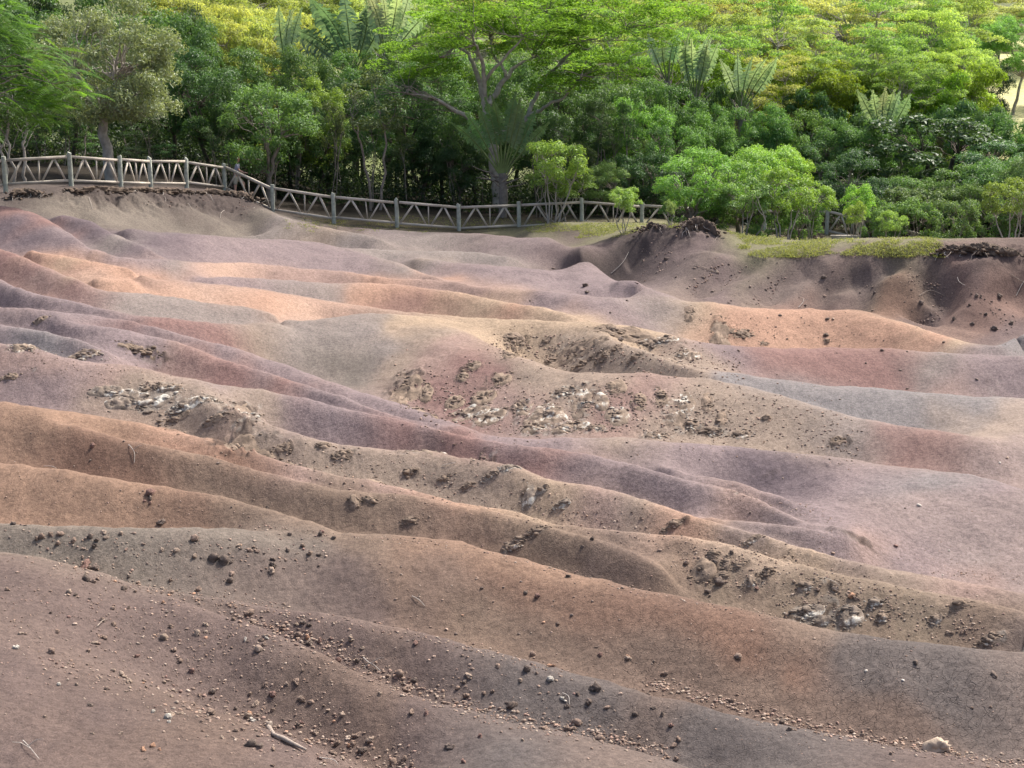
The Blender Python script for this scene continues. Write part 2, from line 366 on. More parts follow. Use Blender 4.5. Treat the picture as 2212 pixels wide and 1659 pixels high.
# ------------------------------------------------------------------ GROUND MESH
QF = full_field()
NSF, NAF = 1300, 1300
Q = resample(QF, NSF, NAF)
AG = np.linspace(A0, A1, NAF); SG = np.linspace(S0, S1, NSF); DG = np.exp(SG)[:, None]
XG = AG[None]*DG; YG = DG*np.ones_like(XG)
ZG = CAMZ + Q*DG
def seg_dist(x, y, P):
    """distance to polyline and parameter 0..1 along it"""
    best = np.full(x.shape, 1e9); tt = np.zeros(x.shape); n = len(P)-1
    for i in range(n):
        p, q = P[i], P[i+1]; d = q-p; L2 = d@d+1e-9
        t = np.clip(((x-p[0])*d[0]+(y-p[1])*d[1])/L2, 0, 1); dd = np.hypot(x-p[0]-t*d[0], y-p[1]-t*d[1])
        k = dd < best; best = np.where(k, dd, best); tt = np.where(k, (i+t)/n, tt)
    return best, tt
def pick(X, Y, Zg=None):
    """world point where the sight line through (X,Y) first meets the ground"""
    Zg = ZG if Zg is None else Zg
    a, m = am(X, Y); a = float(a); m = float(m)
    i = int(np.clip((a-A0)/(A1-A0)*(NAF-1), 0, NAF-1)); c = (Zg[:, i]-CAMZ)/DG[:, 0]
    k = np.nonzero(c >= m)[0]; k = k[k > 3]
    if len(k) == 0: return np.array([a*79, 79, CAMZ+m*79])
    k = k[0]; f = (m-c[k-1])/(c[k]-c[k-1]+1e-12); f = min(max(f, 0), 1); d = DG[k-1, 0]*(1-f)+DG[k, 0]*f
    return np.array([a*d, d, CAMZ+m*d])
ZB = ZG.copy()
# gullies (negative) and ribs (positive) running down the banks: screen-surveyed, world-built
GUL = [([(1640,556),(1560,600),(1490,645)], -.30, .55), ([(1775,560),(1690,600),(1630,655)], -.32, .5), ([(1880,575),(1790,610),(1690,668)], -.34, .5),
       ([(1950,560),(1880,600),(1770,668)], -.36, .5), ([(1990,590),(2040,625),(2045,650),(2000,680),(1975,700)], -.6, .6),
       ([(2140,560),(2120,620),(2060,700)], .25, .9), ([(1960,580),(1900,640),(1860,675)], .2, 1.2),
       ([(1550,545),(1500,590),(1440,640)], .25, .9), ([(1500,590),(1478,650)], -.2, .5), ([(1400,530),(1350,580)], -.15, .5),
       ([(2170,600),(2212,640),(2240,660)], -.3, .7), ([(2230,570),(2150,640),(2080,720)], -.2, .6),
       ([(160,440),(220,470),(300,500)], .12, .8), ([(260,440),(340,470),(420,500)], -.10, .7), ([(340,440),(430,470),(500,505)], .12, .8),
       ([(520,455),(535,480),(545,508)], -.35, .7), ([(430,440),(500,480)], -.08, .6),
       ([(1000,740),(920,800),(850,850)], .12, .8), ([(1160,790),(1060,850),(960,910)], -.10, .8),
       ([(1480,1170),(1470,1215),(1440,1240)], -.12, .35), ([(700,1225),(800,1262),(900,1300),(1000,1360)], .16, .8), ([(480,1215),(560,1262)], .06, .7)]
for P, A, w in GUL:
    W = np.array([pick(x, y, ZB)[:2] for x, y in P])
    y0, y1 = W[:,1].min()-3, W[:,1].max()+3; r = (YG[:,0] > y0) & (YG[:,0] < y1)
    d, t = seg_dist(XG[r], YG[r], W); tp = np.clip(np.minimum(t, 1-t)*5, 0, 1)
    A = A*(1.15 if P[0][0] > 1300 and P[0][1] < 700 else 1.0)
    ZG[r] += A*np.exp(-(d/w)**2)*tp
# natural unevenness
near = np.clip((66-YG)/4, 0, 1)
ZG += near*(.006*fbm(XG*3.2+.8*YG, YG*.45, 1.0, 3) + .035*fbm(XG, YG, .55, 3) + .016*fbm(XG+5, YG, 2.2, 3) + .007*fbm(XG, YG+3, 9, 2))
# bank lips: eroded, undercut-looking edge
def lip(P, A, w, rough):
    W = np.array([pick(x, y, ZB)[:2] for x, y in P]); y0, y1 = W[:,1].min()-2, W[:,1].max()+2; r = (YG[:,0] > y0) & (YG[:,0] < y1)
    d, t = seg_dist(XG[r], YG[r], W); ZG[r] += np.exp(-(d/w)**2)*(A + rough*fbm(XG[r], YG[r], 3, 4))*np.clip(np.minimum(t, 1-t)*8, 0, 1)
lip([(100,432),(200,428),(300,430),(400,434),(480,440),(540,452)], -.12, .5, .18)
lip([(1395,505),(1430,502),(1480,500),(1535,508)], .1, .7, .16)
lip([(1990,545),(2060,548),(2150,548),(2240,552)], .12, .6, .14)
# crusted, rocky ground: x,y,half width,half height (survey px), roughness, whiteness
CRUST = [(300,757,60,16,.8,.1),(88,692,22,8,.6,0),(20,815,26,8,.7,0),(75,798,14,4,.4,1),(50,755,45,10,.5,.3),(180,770,60,8,.5,.3),(240,848,60,13,.5,1),(300,868,95,18,.6,.9),(400,880,70,16,.6,.8),
 (350,838,60,8,.5,.5),(440,860,50,8,.5,.6),(545,895,52,18,.8,.25),(545,955,85,28,1,.1),(610,972,24,16,1,0),(380,905,40,5,.6,.1),(920,983,65,12,.8,.4),(885,1023,22,9,.9,0),(820,1035,36,12,.6,.1),(740,985,30,12,.5,.1),
 (1040,998,40,9,.7,.4),(1100,1012,30,7,.5,.9),(1142,1080,20,26,.8,.6),(1010,1052,24,9,.8,0),(1215,1090,24,10,.5,.6),(1110,738,34,22,1,.05),(1240,762,66,24,1,.1),(1305,770,22,14,1,0),(1180,738,14,8,.8,0),(1475,764,26,16,.9,.2),
 (1370,775,22,8,.9,0),(1385,797,30,9,.8,0),(1190,787,20,9,.9,0),(1340,720,90,14,.5,.1),(1420,740,60,12,.6,.35),(885,840,42,36,.8,.05),(935,880,60,26,1,.05),(1010,895,60,18,.8,.25),(1085,820,32,20,.9,.05),(1022,790,24,12,.9,.1),(1000,815,16,14,.7,.1),
 (1180,900,60,34,.9,.35),(1255,870,34,40,.9,.45),(1215,925,90,14,.8,.4),(1285,925,40,10,.6,.5),(1330,840,30,20,.5,.1),(1330,900,40,30,.5,.3),(1470,885,42,46,.8,.3),(1530,880,20,50,1,.05),(1540,935,40,12,.8,.3),(1420,940,40,8,.7,.4),(1810,957,26,12,.8,.05),(1655,905,10,5,.7,0),
 (1600,722,40,14,.8,0),(1555,735,30,9,.8,0),(1490,680,16,22,.8,0),(1650,742,12,7,.9,0),(1785,738,8,6,.8,0),(1870,1140,0.1,0.1,0,0),
 (1110,1180,40,18,1,.2),(1155,1150,34,12,.8,.15),(1450,1140,34,10,1,.05),(1625,1168,28,9,.8,.4),(1520,1235,38,28,.8,.05),(1570,1215,14,18,1,0),(1745,1325,56,22,.8,.8),(1838,1336,44,28,.9,.9),(1888,1305,22,14,.9,.6),(1905,1335,18,18,.9,.4),
 (1745,1268,32,13,.9,.2),(1805,1262,16,8,.9,0),(1625,1262,24,12,.9,.5),(1690,1205,24,7,.8,0),(2022,1338,20,14,.9,.2),(2075,1308,34,9,.8,.1),(2135,1385,32,12,.8,.2),(2203,1375,18,34,1,.7),(1600,1220,20,10,.7,0),(800,1082,22,9,.9,0),(765,1090,14,16,.8,0),(885,1128,26,10,.6,.1),
 (860,870,30,24,.8,.0),(920,850,22,30,.7,.1),(980,870,30,18,.8,.1),(1045,860,34,20,.8,.1),(1060,905,44,16,.8,.3),(1130,880,28,24,.8,.2),(1150,925,40,14,.9,.3),(1215,850,30,14,.7,.4),(1300,870,26,30,.7,.2),(1380,870,28,24,.7,.1),(1430,860,22,26,.8,.1),(1490,920,36,24,.8,.2),(1560,905,18,30,.7,.1),(1600,940,30,10,.6,.2),(1255,792,34,10,.8,.0),(1330,755,22,10,.8,.1),(1440,770,24,9,.8,.2),(1500,770,20,12,.7,.2),(1100,765,22,9,.7,0),(1560,1250,22,14,.8,0),(1540,1200,20,10,.8,0),(1655,1240,20,9,.8,.1),(1700,1330,26,9,.7,.7),(1780,1345,26,10,.8,.8),(700,965,22,8,.6,.1),(960,1035,20,8,.6,.1),(1060,1030,24,8,.6,.3),(1170,1060,20,8,.7,.4),(470,905,40,10,.6,.1),(400,930,34,8,.6,0),(640,1000,20,7,.6,0),
 (850,648,40,16,.25,0),(1880,1180,90,14,.4,.05),(1600,1065,60,14,.4,.2),(1750,1085,60,10,.25,0),(1720,1010,120,16,.2,0),(2145,850,26,7,.4,.1)]
crust = np.zeros_like(ZG, np.float32); white = np.zeros_like(ZG, np.float32)
CR_W = []
HP = [XY(AG[None, ::1]*np.ones((2,1)), Q[:2])]
for (x, y, hw, hh, ro, wh) in CRUST:
    c = pick(x, y); e = pick(x+hw, y); u = pick(x, y-hh); b = pick(x, y+hh)
    rx = hw/FP*c[1]; ry = max(abs(u[1]-b[1])/2, rx*.35); ry = min(ry, max(3*rx, .6)); cy = (u[1]+b[1])/2 if abs(u[1]-b[1]) < 6*rx+1 else c[1]
    CR_W.append((c, rx, ry, cy, ro, wh))
    if rx < .02: continue
    r0 = np.searchsorted(DG[:,0], cy-ry*1.5); r1 = np.searchsorted(DG[:,0], cy+ry*1.5)
    x_, y_ = XG[r0:r1], YG[r0:r1]
    q = np.hypot((x_-c[0]-(y_-cy)*c[0]/cy)/rx, (y_-cy)/ry) + .45*fbm(x_, y_, 1.3, 4)
    k = np.clip((1.05-q)*2.5, 0, 1)*ro
    crust[r0:r1] = np.maximum(crust[r0:r1], k); white[r0:r1] = np.maximum(white[r0:r1], (k > .02)*wh)
cn = fbm(XG, YG, 2.6, 3); rg = 1-np.abs(vnoise(XG*4.2, YG*3.0)); rg2 = 1-np.abs(vnoise(XG*9.0+4, YG*7.0))
ck = np.clip(crust*(1.1+.9*cn), 0, 1.2)
ZG += ck*(.07*(rg-.45) + .04*(rg2-.5) + .02*fbm(XG, YG, 14, 2))
# foreground crusty cracks
def gz(x, y):
    a = x/y; s = math.log(y); ga = min(max((a-A0)/(A1-A0)*(NAF-1), 0), NAF-1.01); gs = min(max((s-S0)/(S1-S0)*(NSF-1), 0), NSF-1.01)
    i = int(ga); j = int(gs); fa = ga-i; fs = gs-j
    return (ZG[j,i]*(1-fa)+ZG[j,i+1]*fa)*(1-fs)+(ZG[j+1,i]*(1-fa)+ZG[j+1,i+1]*fa)*fs
# ------------------------------------------------------------------ SOIL PIGMENT, with bank and flank shade painted in
PAL = dict(PU=(152,131,134),P2=(122,105,114),GM=(156,143,136),TA=(170,147,125),OR=(204,152,116),PE=(208,165,134),YO=(194,164,126),RO=(160,116,108),PK=(178,143,129),  # P2: purple soil, deepened to paint in the dark far flanks
 BG=(146,141,142),BR=(126,102,88),RU=(146,106,82),DM=(124,102,95),GB=(142,130,116),BK=(100,86,82),SA=(184,160,138),PS=(162,140,135),O2=(170,130,99),GR=(146,120,98),YG=(156,134,106),  # BK: shade of the banks put into the soil colour
 DG=(114,104,101),G2=(130,120,110),GY=(148,146,96),DF=(112,104,72),OB=(160,120,103),PD=(134,112,111))
BANDS = """0,430,BK 200,420,BK 450,425,BK 540,440,BK|0,440,GM 60,440,BK 150,448,GB 250,465,GB 350,480,GB 450,490,GB|300,445,BK 420,455,BK 520,460,BK 530,500,GB|600,490,GM 700,505,TA 800,520,GM
0,460,RO 60,480,RO 110,510,PU|0,500,P2 60,530,P2 140,545,PU|120,475,P2 200,500,P2 280,530,P2|240,512,GM 330,530,P2 450,540,PU 600,545,PU 700,555,PU 800,570,PU 880,590,GM
760,500,PU 900,515,GM 1000,520,PS 1100,525,PU 1200,550,PD 1270,590,PU|780,542,GM 950,550,GM 1080,565,GM|895,572,TA 960,603,OR|900,568,GM 1000,590,PU 1150,600,PU 1300,618,PU 1400,640,PU
220,562,PU 300,575,PU 350,585,GM 400,585,PK 500,580,PE 600,590,PK 700,600,PK 800,607,OR 900,610,PK 1000,622,PK|60,552,OR 130,570,OR 200,585,OR 280,595,OR|180,605,PE 300,620,OR 450,640,PE 600,660,OR 700,675,PE
450,612,PU 550,616,PU 650,622,GM 720,625,GM|750,625,OR 900,640,OR 1000,655,YO 1100,670,OR 1200,682,YO|840,655,RO 880,655,RO|1120,640,PU 1200,652,PU 1300,670,PU 1380,680,GM 1440,668,YO 1550,700,OR 1700,705,OR 1800,700,OR 1900,730,OR 2000,750,OR
1950,705,YO 2050,740,YO|1240,670,PK|900,690,YO 1000,700,YO 1150,705,YO 1300,712,YO 1400,730,YO|0,560,RO 60,590,RO 130,600,PK|60,620,PK 150,640,RO 250,645,GM 350,665,GM 450,680,GM 550,690,GM|110,580,YO 160,602,YO
0,640,PU 100,665,PU 200,685,PU 300,700,RO 400,715,RO 480,730,RO 550,720,TA 650,740,GM 750,720,GM 850,700,GM|680,760,G2 740,780,G2 780,815,G2 850,760,GM 820,780,G2 720,740,G2|950,715,TA 1000,740,PK 900,790,TA
330,715,PU 450,750,PU 550,790,PU 650,820,PU 800,870,PU 950,915,PU|120,700,PU 200,725,PU 300,745,PU 380,775,RO 500,810,RO 600,845,RO 700,870,PU 800,900,PU|0,730,PU 100,740,BG 200,770,PU|330,790,PK 400,805,PK
0,770,PK 60,790,PK 150,800,PK|50,830,PU 150,835,PU 250,820,PK 200,865,TA 400,870,TA 550,880,TA|470,850,PS 600,890,TA|620,870,PU 750,890,PU 900,925,RO 1000,960,RO 1100,980,RO 1200,1000,RO 1300,1030,PU 1400,1060,PU 1500,1090,PU
1100,950,PU 1200,960,PU 1300,970,TA 1400,985,PU 1500,990,PU 1600,1010,P2 1700,1040,P2 1850,1050,PU 2000,1050,BG 2150,1070,PU|1000,760,PK 1050,790,RO 950,850,RO 1000,900,RO 1100,860,PK 1150,800,TA 1200,830,TA 1300,830,TA
1280,860,RO 1400,850,PK 1500,870,TA 1600,880,TA 1700,900,TA 1800,930,GM 1900,950,GM 2000,950,RO|1400,920,TA 1700,960,TA 2100,980,PK|1100,730,YO 1200,760,TA 1300,770,TA 1400,780,TA 1500,800,TA
1550,765,PU 1650,775,RO 1800,775,RO 1900,800,RO 2000,800,GM 2100,790,PU 2180,810,PU|2050,840,PK 2000,780,GM 1950,825,RO 1750,800,RO|1600,820,BG 1700,840,BG 1850,860,BG 2000,870,BG 2150,880,BG 1950,900,BG 1750,870,BG
2000,915,SA 2100,925,SA 2200,920,SA|1900,912,RO 2000,938,RO 2100,960,RO|2150,1000,PS 2200,960,PS 2000,1000,PK|2000,1100,PS 2150,1120,PS 1900,1110,PS 2200,1180,PS 1750,1130,PU|1850,1170,PK 2000,1180,PU 2150,1190,GM 2150,1240,PK 1950,1215,PU
1600,1065,PK 1700,1095,PU 1800,1100,PU|1600,1140,PU 1700,1155,PU 1800,1165,PU|600,950,TA 700,985,TA 800,1000,TA 900,1010,TA 1000,1025,TA 1100,1040,TA 1200,1060,YO 1300,1080,PK 1400,1110,TA 1500,1130,OR 1600,1155,YO 1750,1190,YO 1900,1240,TA 2050,1270,PK
0,885,O2 150,905,O2 300,930,O2 400,955,OR 500,985,RU 650,1030,PK|100,930,O2 0,950,O2 250,980,RU 400,1010,GR 600,1060,GR 800,1090,GR 1000,1120,GR 1200,1180,GR 1350,1220,GR|200,1000,RU 300,1020,RU|850,1060,PK 950,1085,OR 1100,1115,YO
0,1030,O2 150,1060,O2 300,1080,O2 400,1110,RU 200,1110,O2 0,1090,O2 550,1120,GR 650,1140,GR|700,1170,GR 800,1200,GR 900,1230,BR 1000,1260,BR 1100,1290,RU 1200,1320,RU 1400,1350,RU 1600,1400,RU 1700,1450,RU 1900,1450,DG 2100,1500,DG
1300,1420,BR 1500,1480,BR 1000,1340,GR 2000,1580,BR 1800,1530,BR|850,1200,O2 1100,1230,O2 1300,1280,O2|1850,1390,DG 2100,1430,DG|1500,1190,GR 1600,1230,YG 1700,1270,YG 1800,1300,YG 1900,1320,YG 2000,1350,YG 2100,1360,GR|1550,1270,GR 1900,1350,GR
1300,1240,PD 1400,1262,BR 1200,1210,GR|0,1160,GB 200,1180,GB 400,1180,GB 500,1200,GB 650,1230,GB|700,1290,DM 500,1260,DM 300,1220,GB 800,1320,DM|0,1250,DM 100,1290,DM 200,1350,DM 400,1350,DM 600,1350,DM 700,1400,DM
0,1450,DM 200,1550,DM 400,1550,BR 0,1640,DM|900,1420,DM 1100,1480,DG 1300,1530,DG 1500,1600,DG 1700,1620,DG 2000,1645,DM|700,1470,BR 800,1520,BR 900,1580,DM 1100,1620,DG|800,1640,BR 600,1600,DM|900,1330,BR
1400,540,BK 1350,580,BK 1450,560,PD|1500,530,PD 1550,600,PD 1600,640,PD 1700,600,PD 1800,600,PD 1900,570,PD 2000,560,PD|1760,658,OB 1850,635,PD 1900,655,RU 1950,670,RU 2000,600,BK|2000,700,PD 2060,650,OB 2150,645,OB 2200,650,OB 2080,610,PD
2100,580,BK 2200,580,BK 2150,700,PD 2200,690,PD 2200,740,BG|1280,540,PD 1330,515,BK 1200,492,BK 1240,510,PD|1430,510,BK 1500,500,BK|1260,490,GY 1320,490,GY 1400,485,GY 1300,510,GY|1600,530,GY 1680,535,GY 1750,535,GY 1900,538,GY 2000,533,GY 1600,510,DF
1700,512,DF 1850,520,GY 1950,530,GY|700,482,DF 800,489,DF 950,498,DF 1080,500,DF 1150,494,GY"""
def lin(c): c = np.asarray(c, float)/255.0; return np.where(c <= .04045, c/12.92, ((c+.055)/1.055)**2.4)
def vY(x, d):   # smooth "survey row" of a ground point, monotone in distance
    X = x/d*FP*.98+PW/2; yf = np.interp(X, _xs, _ys); df = np.interp(X, _xs, _ds)
    t = (1/d-1/df)/(1/17.0-1/df); return X, yf+t*(1659-yf)
cp = []
for b in BANDS.replace('\n', '|').split('|'):
    e = [q.split(',') for q in b.split()]
    P = [(float(x), float(y), PAL[c]) for x, y, c in e]
    for i, (x, y, c) in enumerate(P):
        cp.append((x, y, c))
        if i+1 < len(P):
            x2, y2, c2 = P[i+1]; n = int(abs(x2-x)/45)
            if abs(x2-x) > 3*abs(y2-y):
                for k in range(1, n+1): f = k/(n+1.0); cp.append((x+(x2-x)*f, y+(y2-y)*f, tuple(np.array(c)*(1-f)+np.array(c2)*f)))
CPX, CPY, CPC = [], [], []
for x, y, c in cp:
    w = pick(x, y); vx, vy = vY(w[0], w[1]); CPX.append(vx); CPY.append(vy); CPC.append(lin(c))
CPX, CPY, CPC = np.array(CPX), np.array(CPY), np.array(CPC)
sub = 4
xs_, ys_ = XG[::sub, ::sub], YG[::sub, ::sub]
VX, VY = vY(xs_, ys_); wx = fbm(xs_, ys_, .35, 3); VX = VX+55*wx; VY = VY+11*fbm(xs_+40, ys_, .5, 4)*np.clip((vY(xs_, ys_)[1]-380)/400, .4, 2.2)
CO = np.zeros(VX.shape+(3,)); 
for j in range(VX.shape[0]):
    sy = np.clip(12+(VY[j]-480)*.055, 11, 60)[:, None]
    r2 = ((VX[j][:, None]-CPX[None])/75.0)**2 + ((VY[j][:, None]-CPY[None])/sy)**2
    w = 1/(r2+.16)**1.9; CO[j] = (w@CPC)/w.sum(1, keepdims=True)
def up3(c, n_s, n_a):
    ts = np.linspace(0, c.shape[0]-1.001, n_s); ta = np.linspace(0, c.shape[1]-1.001, n_a); i = ts.astype(int); j = ta.astype(int)
    fs = (ts-i)[:, None, None]; fa = (ta-j)[None, :, None]
    r = c[i]*(1-fs)+c[i+1]*fs; return r[:, j]*(1-fa)+r[:, j+1]*fa
CO = up3(CO, NSF, NAF).astype(np.float32)
# ground behind the fence: leaf litter and dry grass, forest shade painted in
XF, YF = vY(XG, YG); fd = np.interp(XF, _xs, _ds); beh = np.clip((YG-fd-1.0)/2.0, 0, 1)[..., None]
CO = CO*(1-beh) + lin((60, 52, 40))*beh
# crust colours: dark brown crust, white lichen where it occurs
dk = np.clip((ck-.25)*2.5, 0, 1)[..., None]*np.clip(.5+1.3*fbm(XG, YG, 6, 3)[..., None], 0, 1)*.85
CO = CO*(1-dk*.8) + lin((88, 72, 62))*dk*.8
wm = np.clip((fbm(XG+11, YG, 8, 3)+.5*white-.30)*8*white, 0, 1)[..., None]*np.clip(ck*3, 0, 1)[..., None]*.35
CO = CO*(1-wm) + lin((186, 180, 166))*wm
lu = (CO@np.array([.3,.5,.2]))[..., None]; CO = lu + (CO-lu)*.64
SOILK = .565
CO = np.clip(CO*SOILK, 0.01, .9)
# ------------------------------------------------------------------ soil material
m, nt, b = newmat('volcanic_soil'); M_soil = m
at = nt.nodes.new('ShaderNodeAttribute'); at.attribute_name = 'pigment'
pos = nt.nodes.new('ShaderNodeTexCoord').outputs['Object']
n1 = noise(nt, pos, 1.3, 6, .65); n2 = noise(nt, pos, 14, 4, .7); n3 = noise(nt, pos, 45, 3, .7)
c = mixc(nt, 'MULTIPLY', 1.0, at.outputs['Color'], ramp(nt, n1, [(.3, (.86, .85, .85)), (.7, (1.12, 1.1, 1.08))]).outputs[0])
c = mixc(nt, 'MULTIPLY', 1.0, c, ramp(nt, n2, [(.33, (.74, .73, .73)), (.66, (1.2, 1.19, 1.18))]).outputs[0])
c = mixc(nt, 'MULTIPLY', 1.0, c, ramp(nt, n3, [(.3, (.70, .70, .70)), (.7, (1.26, 1.26, 1.26))]).outputs[0])
vo = N(nt, 'ShaderNodeTexVoronoi', Scale=16.0); nt.links.new(pos, vo.inputs['Vector'])
sp = ramp(nt, vo.outputs['Distance'], [(.10, (1, 1, 1)), (.16, (0, 0, 0))]); spc = ramp(nt, vo.outputs['Color'], [(.70, (0, 0, 0)), (.74, (1, 1, 1))])
spm = mixc(nt, 'MULTIPLY', 1.0, sp.outputs[0], spc.outputs[0])
c = mixc(nt, 'MIX', spm, c, mixc(nt, 'MULTIPLY', 1.0, c, (1.5, 1.4, 1.3)))
nt.links.new(c, b.inputs['Base Color']); b.inputs['Roughness'].default_value = .95; b.inputs['Specular IOR Level'].default_value = .12
wp = noise(nt, pos, 3, 3); ad = nt.nodes.new('ShaderNodeVectorMath'); ad.operation = 'MULTIPLY_ADD'
cb = nt.nodes.new('ShaderNodeCombineXYZ')
for q in range(3): nt.links.new(wp, cb.inputs[q])
nt.links.new(cb.outputs[0], ad.inputs[0]); ad.inputs[1].default_value = (.35, .35, .35); nt.links.new(pos, ad.inputs[2])
vc = N(nt, 'ShaderNodeTexVoronoi', Scale=8.0); vc.feature = 'DISTANCE_TO_EDGE'; nt.links.new(ad.outputs[0], vc.inputs['Vector'])
cr = ramp(nt, vc.outputs['Distance'], [(.0, (0, 0, 0)), (.035, (1, 1, 1))])
atc = nt.nodes.new('ShaderNodeAttribute'); atc.attribute_name = 'cracks'; cmx = mixc(nt, 'MULTIPLY', 1.0, atc.outputs['Color'], ramp(nt, noise(nt, pos, .8, 3), [(.3, (.3,.3,.3)), (.52, (1,1,1))]).outputs[0]); cx = mixc(nt, 'MIX', cmx, (1.0, 1.0, 1.0), cr.outputs[0])
pr = bump(nt, b, cx, .75, .02)
pr = bump(nt, b, n2, .5, .03, pr); pr = bump(nt, b, n3, .6, .015, pr); bump(nt, b, n1, .25, .12, pr)
mb = MB()
V = np.stack([XG, YG, ZG], -1).reshape(-1, 3); I = (np.arange(NSF-1)[:, None]*NAF+np.arange(NAF-1)[None]).ravel()
mb.add(V, np.stack([I, I+1, I+NAF+1, I+NAF], -1))
ground = mb.build('ground', M_soil, None, True); tag(ground, kind='structure')
ca = ground.data.color_attributes.new('pigment', 'FLOAT_COLOR', 'POINT')
ca.data.foreach_set('color', np.concatenate([CO, np.ones_like(CO[..., :1])], -1).astype(np.float32).ravel())
CX = np.zeros_like(XG, np.float32)
for x, y, rx, ry, a_ in ((1900,1470,2.6,1.6,1.0),(1500,1440,1.8,1.2,.8),(2150,1560,1.6,1.2,1.0),(1300,1560,2.2,1.0,.6),(1100,1350,2.2,1.4,.35),(300,1180,3,1,.3),(700,1450,3,1.2,.3),(1900,1620,2.5,.8,.6),(1400,1180,3,1.5,.25),(200,1560,3,1.5,.25)):
    c = pick(x, y); CX = np.maximum(CX, a_*np.exp(-((XG-c[0])/rx)**2-((YG-c[1])/ry)**2))
cc_ = ground.data.attributes.new('cracks', 'FLOAT', 'POINT'); cc_.data.foreach_set('value', CX.astype(np.float32).ravel())
del mb, V
# ------------------------------------------------------------------ HILLSIDE beyond
def hz(x, y):
    x = np.asarray(x, float); y = np.asarray(y, float)
    yc = np.clip(y, 0, 79.9)
    zl = np.interp(x/y, np.linspace(A0, A1, NAF), ZG[-2])
    h = np.interp(y, [79, 86, 96, 112, 150, 200, 260, 420], [2.6, 1.2, .9, 1.8, 6.2, 12, 22, 52])
    t = np.clip((y-76)/14, 0, 1); t = t*t*(3-2*t)
    z = zl*(1-t)+h*t
    return z + 2.6*np.exp(-((x-46)/14)**2-((y-142)/26)**2) + .25*fbm(x, y, .06, 3)*t
yy = np.r_[9, 30, np.linspace(76, 130, 60), np.linspace(132, 420, 80)]; xx = np.linspace(-220, 220, 200)
HX, HY = np.meshgrid(xx, yy)
HZ = hz(HX, np.maximum(HY, 76)); 
side = np.abs(HX/np.maximum(HY, 1)) > .43
HZ = np.where(HY < 79.5, HZ-.25, HZ)
HZ = np.where(HY < 60, -6.0, HZ)
mb = MB(); I = (np.arange(len(yy)-1)[:, None]*200+np.arange(199)[None]).ravel()
mb.add(np.stack([HX, HY, HZ], -1), np.stack([I, I+1, I+201, I+200], -1))
m, nt, b = newmat('hill_grass'); pos = texco(nt)
g1 = ramp(nt, noise(nt, pos, .12, 5), [(.35, (.28, .30, .10)), (.65, (.48, .45, .22))])
c = mixc(nt, 'MULTIPLY', 1.0, g1.outputs[0], ramp(nt, noise(nt, pos, 3, 5), [(.3, (.7, .7, .7)), (.7, (1.2, 1.2, 1.2))]).outputs[0])
sx = nt.nodes.new('ShaderNodeSeparateXYZ'); nt.links.new(pos, sx.inputs[0])
def mr(src, a0, a1):
    q = nt.nodes.new('ShaderNodeMapRange'); q.interpolation_type = 'SMOOTHSTEP'; nt.links.new(src, q.inputs[0]); q.inputs[1].default_value = a0; q.inputs[2].default_value = a1; return q.outputs[0]
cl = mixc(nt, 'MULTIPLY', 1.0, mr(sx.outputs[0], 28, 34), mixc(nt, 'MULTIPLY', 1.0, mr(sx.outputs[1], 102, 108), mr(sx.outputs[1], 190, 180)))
fl = ramp(nt, noise(nt, pos, .5, 5), [(.3, (.05, .06, .02)), (.7, (.13, .16, .04))])  # forest floor, darkness of the forest interior put into its colour
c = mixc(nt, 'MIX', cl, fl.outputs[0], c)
nt.links.new(c, b.inputs['Base Color']); b.inputs['Roughness'].default_value = .95; bump(nt, b, noise(nt, pos, 2.0, 5), .6, .3)
tag(mb.build('hillside', m, None, True), kind='structure')

# bare ground carrying on to either side
M_side = solid('bare_soil', (.30,.225,.20), .95, .2, 1.2, .5, .05)
for sgn, ci_ in ((-1, 0), (1, NAF-1)):
    jj = np.arange(0, NSF, 6); w_ = np.array([0, .5, 2, 5, 10, 20, 45.0]); ex = XG[jj, ci_][:,None]+sgn*w_[None]; ey = YG[jj, ci_][:,None]+0*ex
    sm = np.convolve(np.pad(ZG[jj, ci_], 20, mode='edge'), np.ones(41)/41, 'valid'); f_ = np.clip(w_/8, 0, 1)[None]; ez = ZG[jj, ci_][:,None]*(1-f_)+sm[:,None]*f_ + .25*fbm(ex, ey, .15, 3)*f_
    ex[:,0] -= sgn*.05; ez[:,0] -= .01; n_ = len(w_); I = (np.arange(len(jj)-1)[:,None]*n_+np.arange(n_-1)[None]).ravel()
    F_ = np.stack([I, I+1, I+n_+1, I+n_], -1); mb = MB(); mb.add(np.stack([ex, ey, ez], -1), F_ if sgn > 0 else F_[:, ::-1]); tag(mb.build('ground', M_side, None, True), kind='structure')
# ------------------------------------------------------------------ LEAVES AND TREE PROTOTYPES
def leaves(mb, P, Nn, L, W, r=None, curl=.25):
    """P points, Nn preferred normals; kite-shaped leaves of two triangles each folded on the midrib"""
    r = r or rng; n = len(P); Nn = unit(Nn + r.normal(0, .001, Nn.shape))
    t = unit(np.cross(Nn, r.normal(size=(n,3)))); s = np.cross(Nn, t)
    L = (L*r.uniform(.7, 1.3, n))[:,None]; W = (W*r.uniform(.75, 1.25, n))[:,None]
    a = P - t*L*.5; b = P + s*W*.5 + Nn*W*curl - t*L*.05; c = P + t*L*.5 - Nn*L*.12; d = P - s*W*.5 + Nn*W*curl - t*L*.05
    v = np.stack([a, b, c, d], 1).reshape(-1, 3); i = np.arange(n)*4
    mb.add(v, np.stack([i, i+1, i+2, i+3], -1))
def sph(n, r=None):
    return unit((r or rng).normal(size=(n,3)))
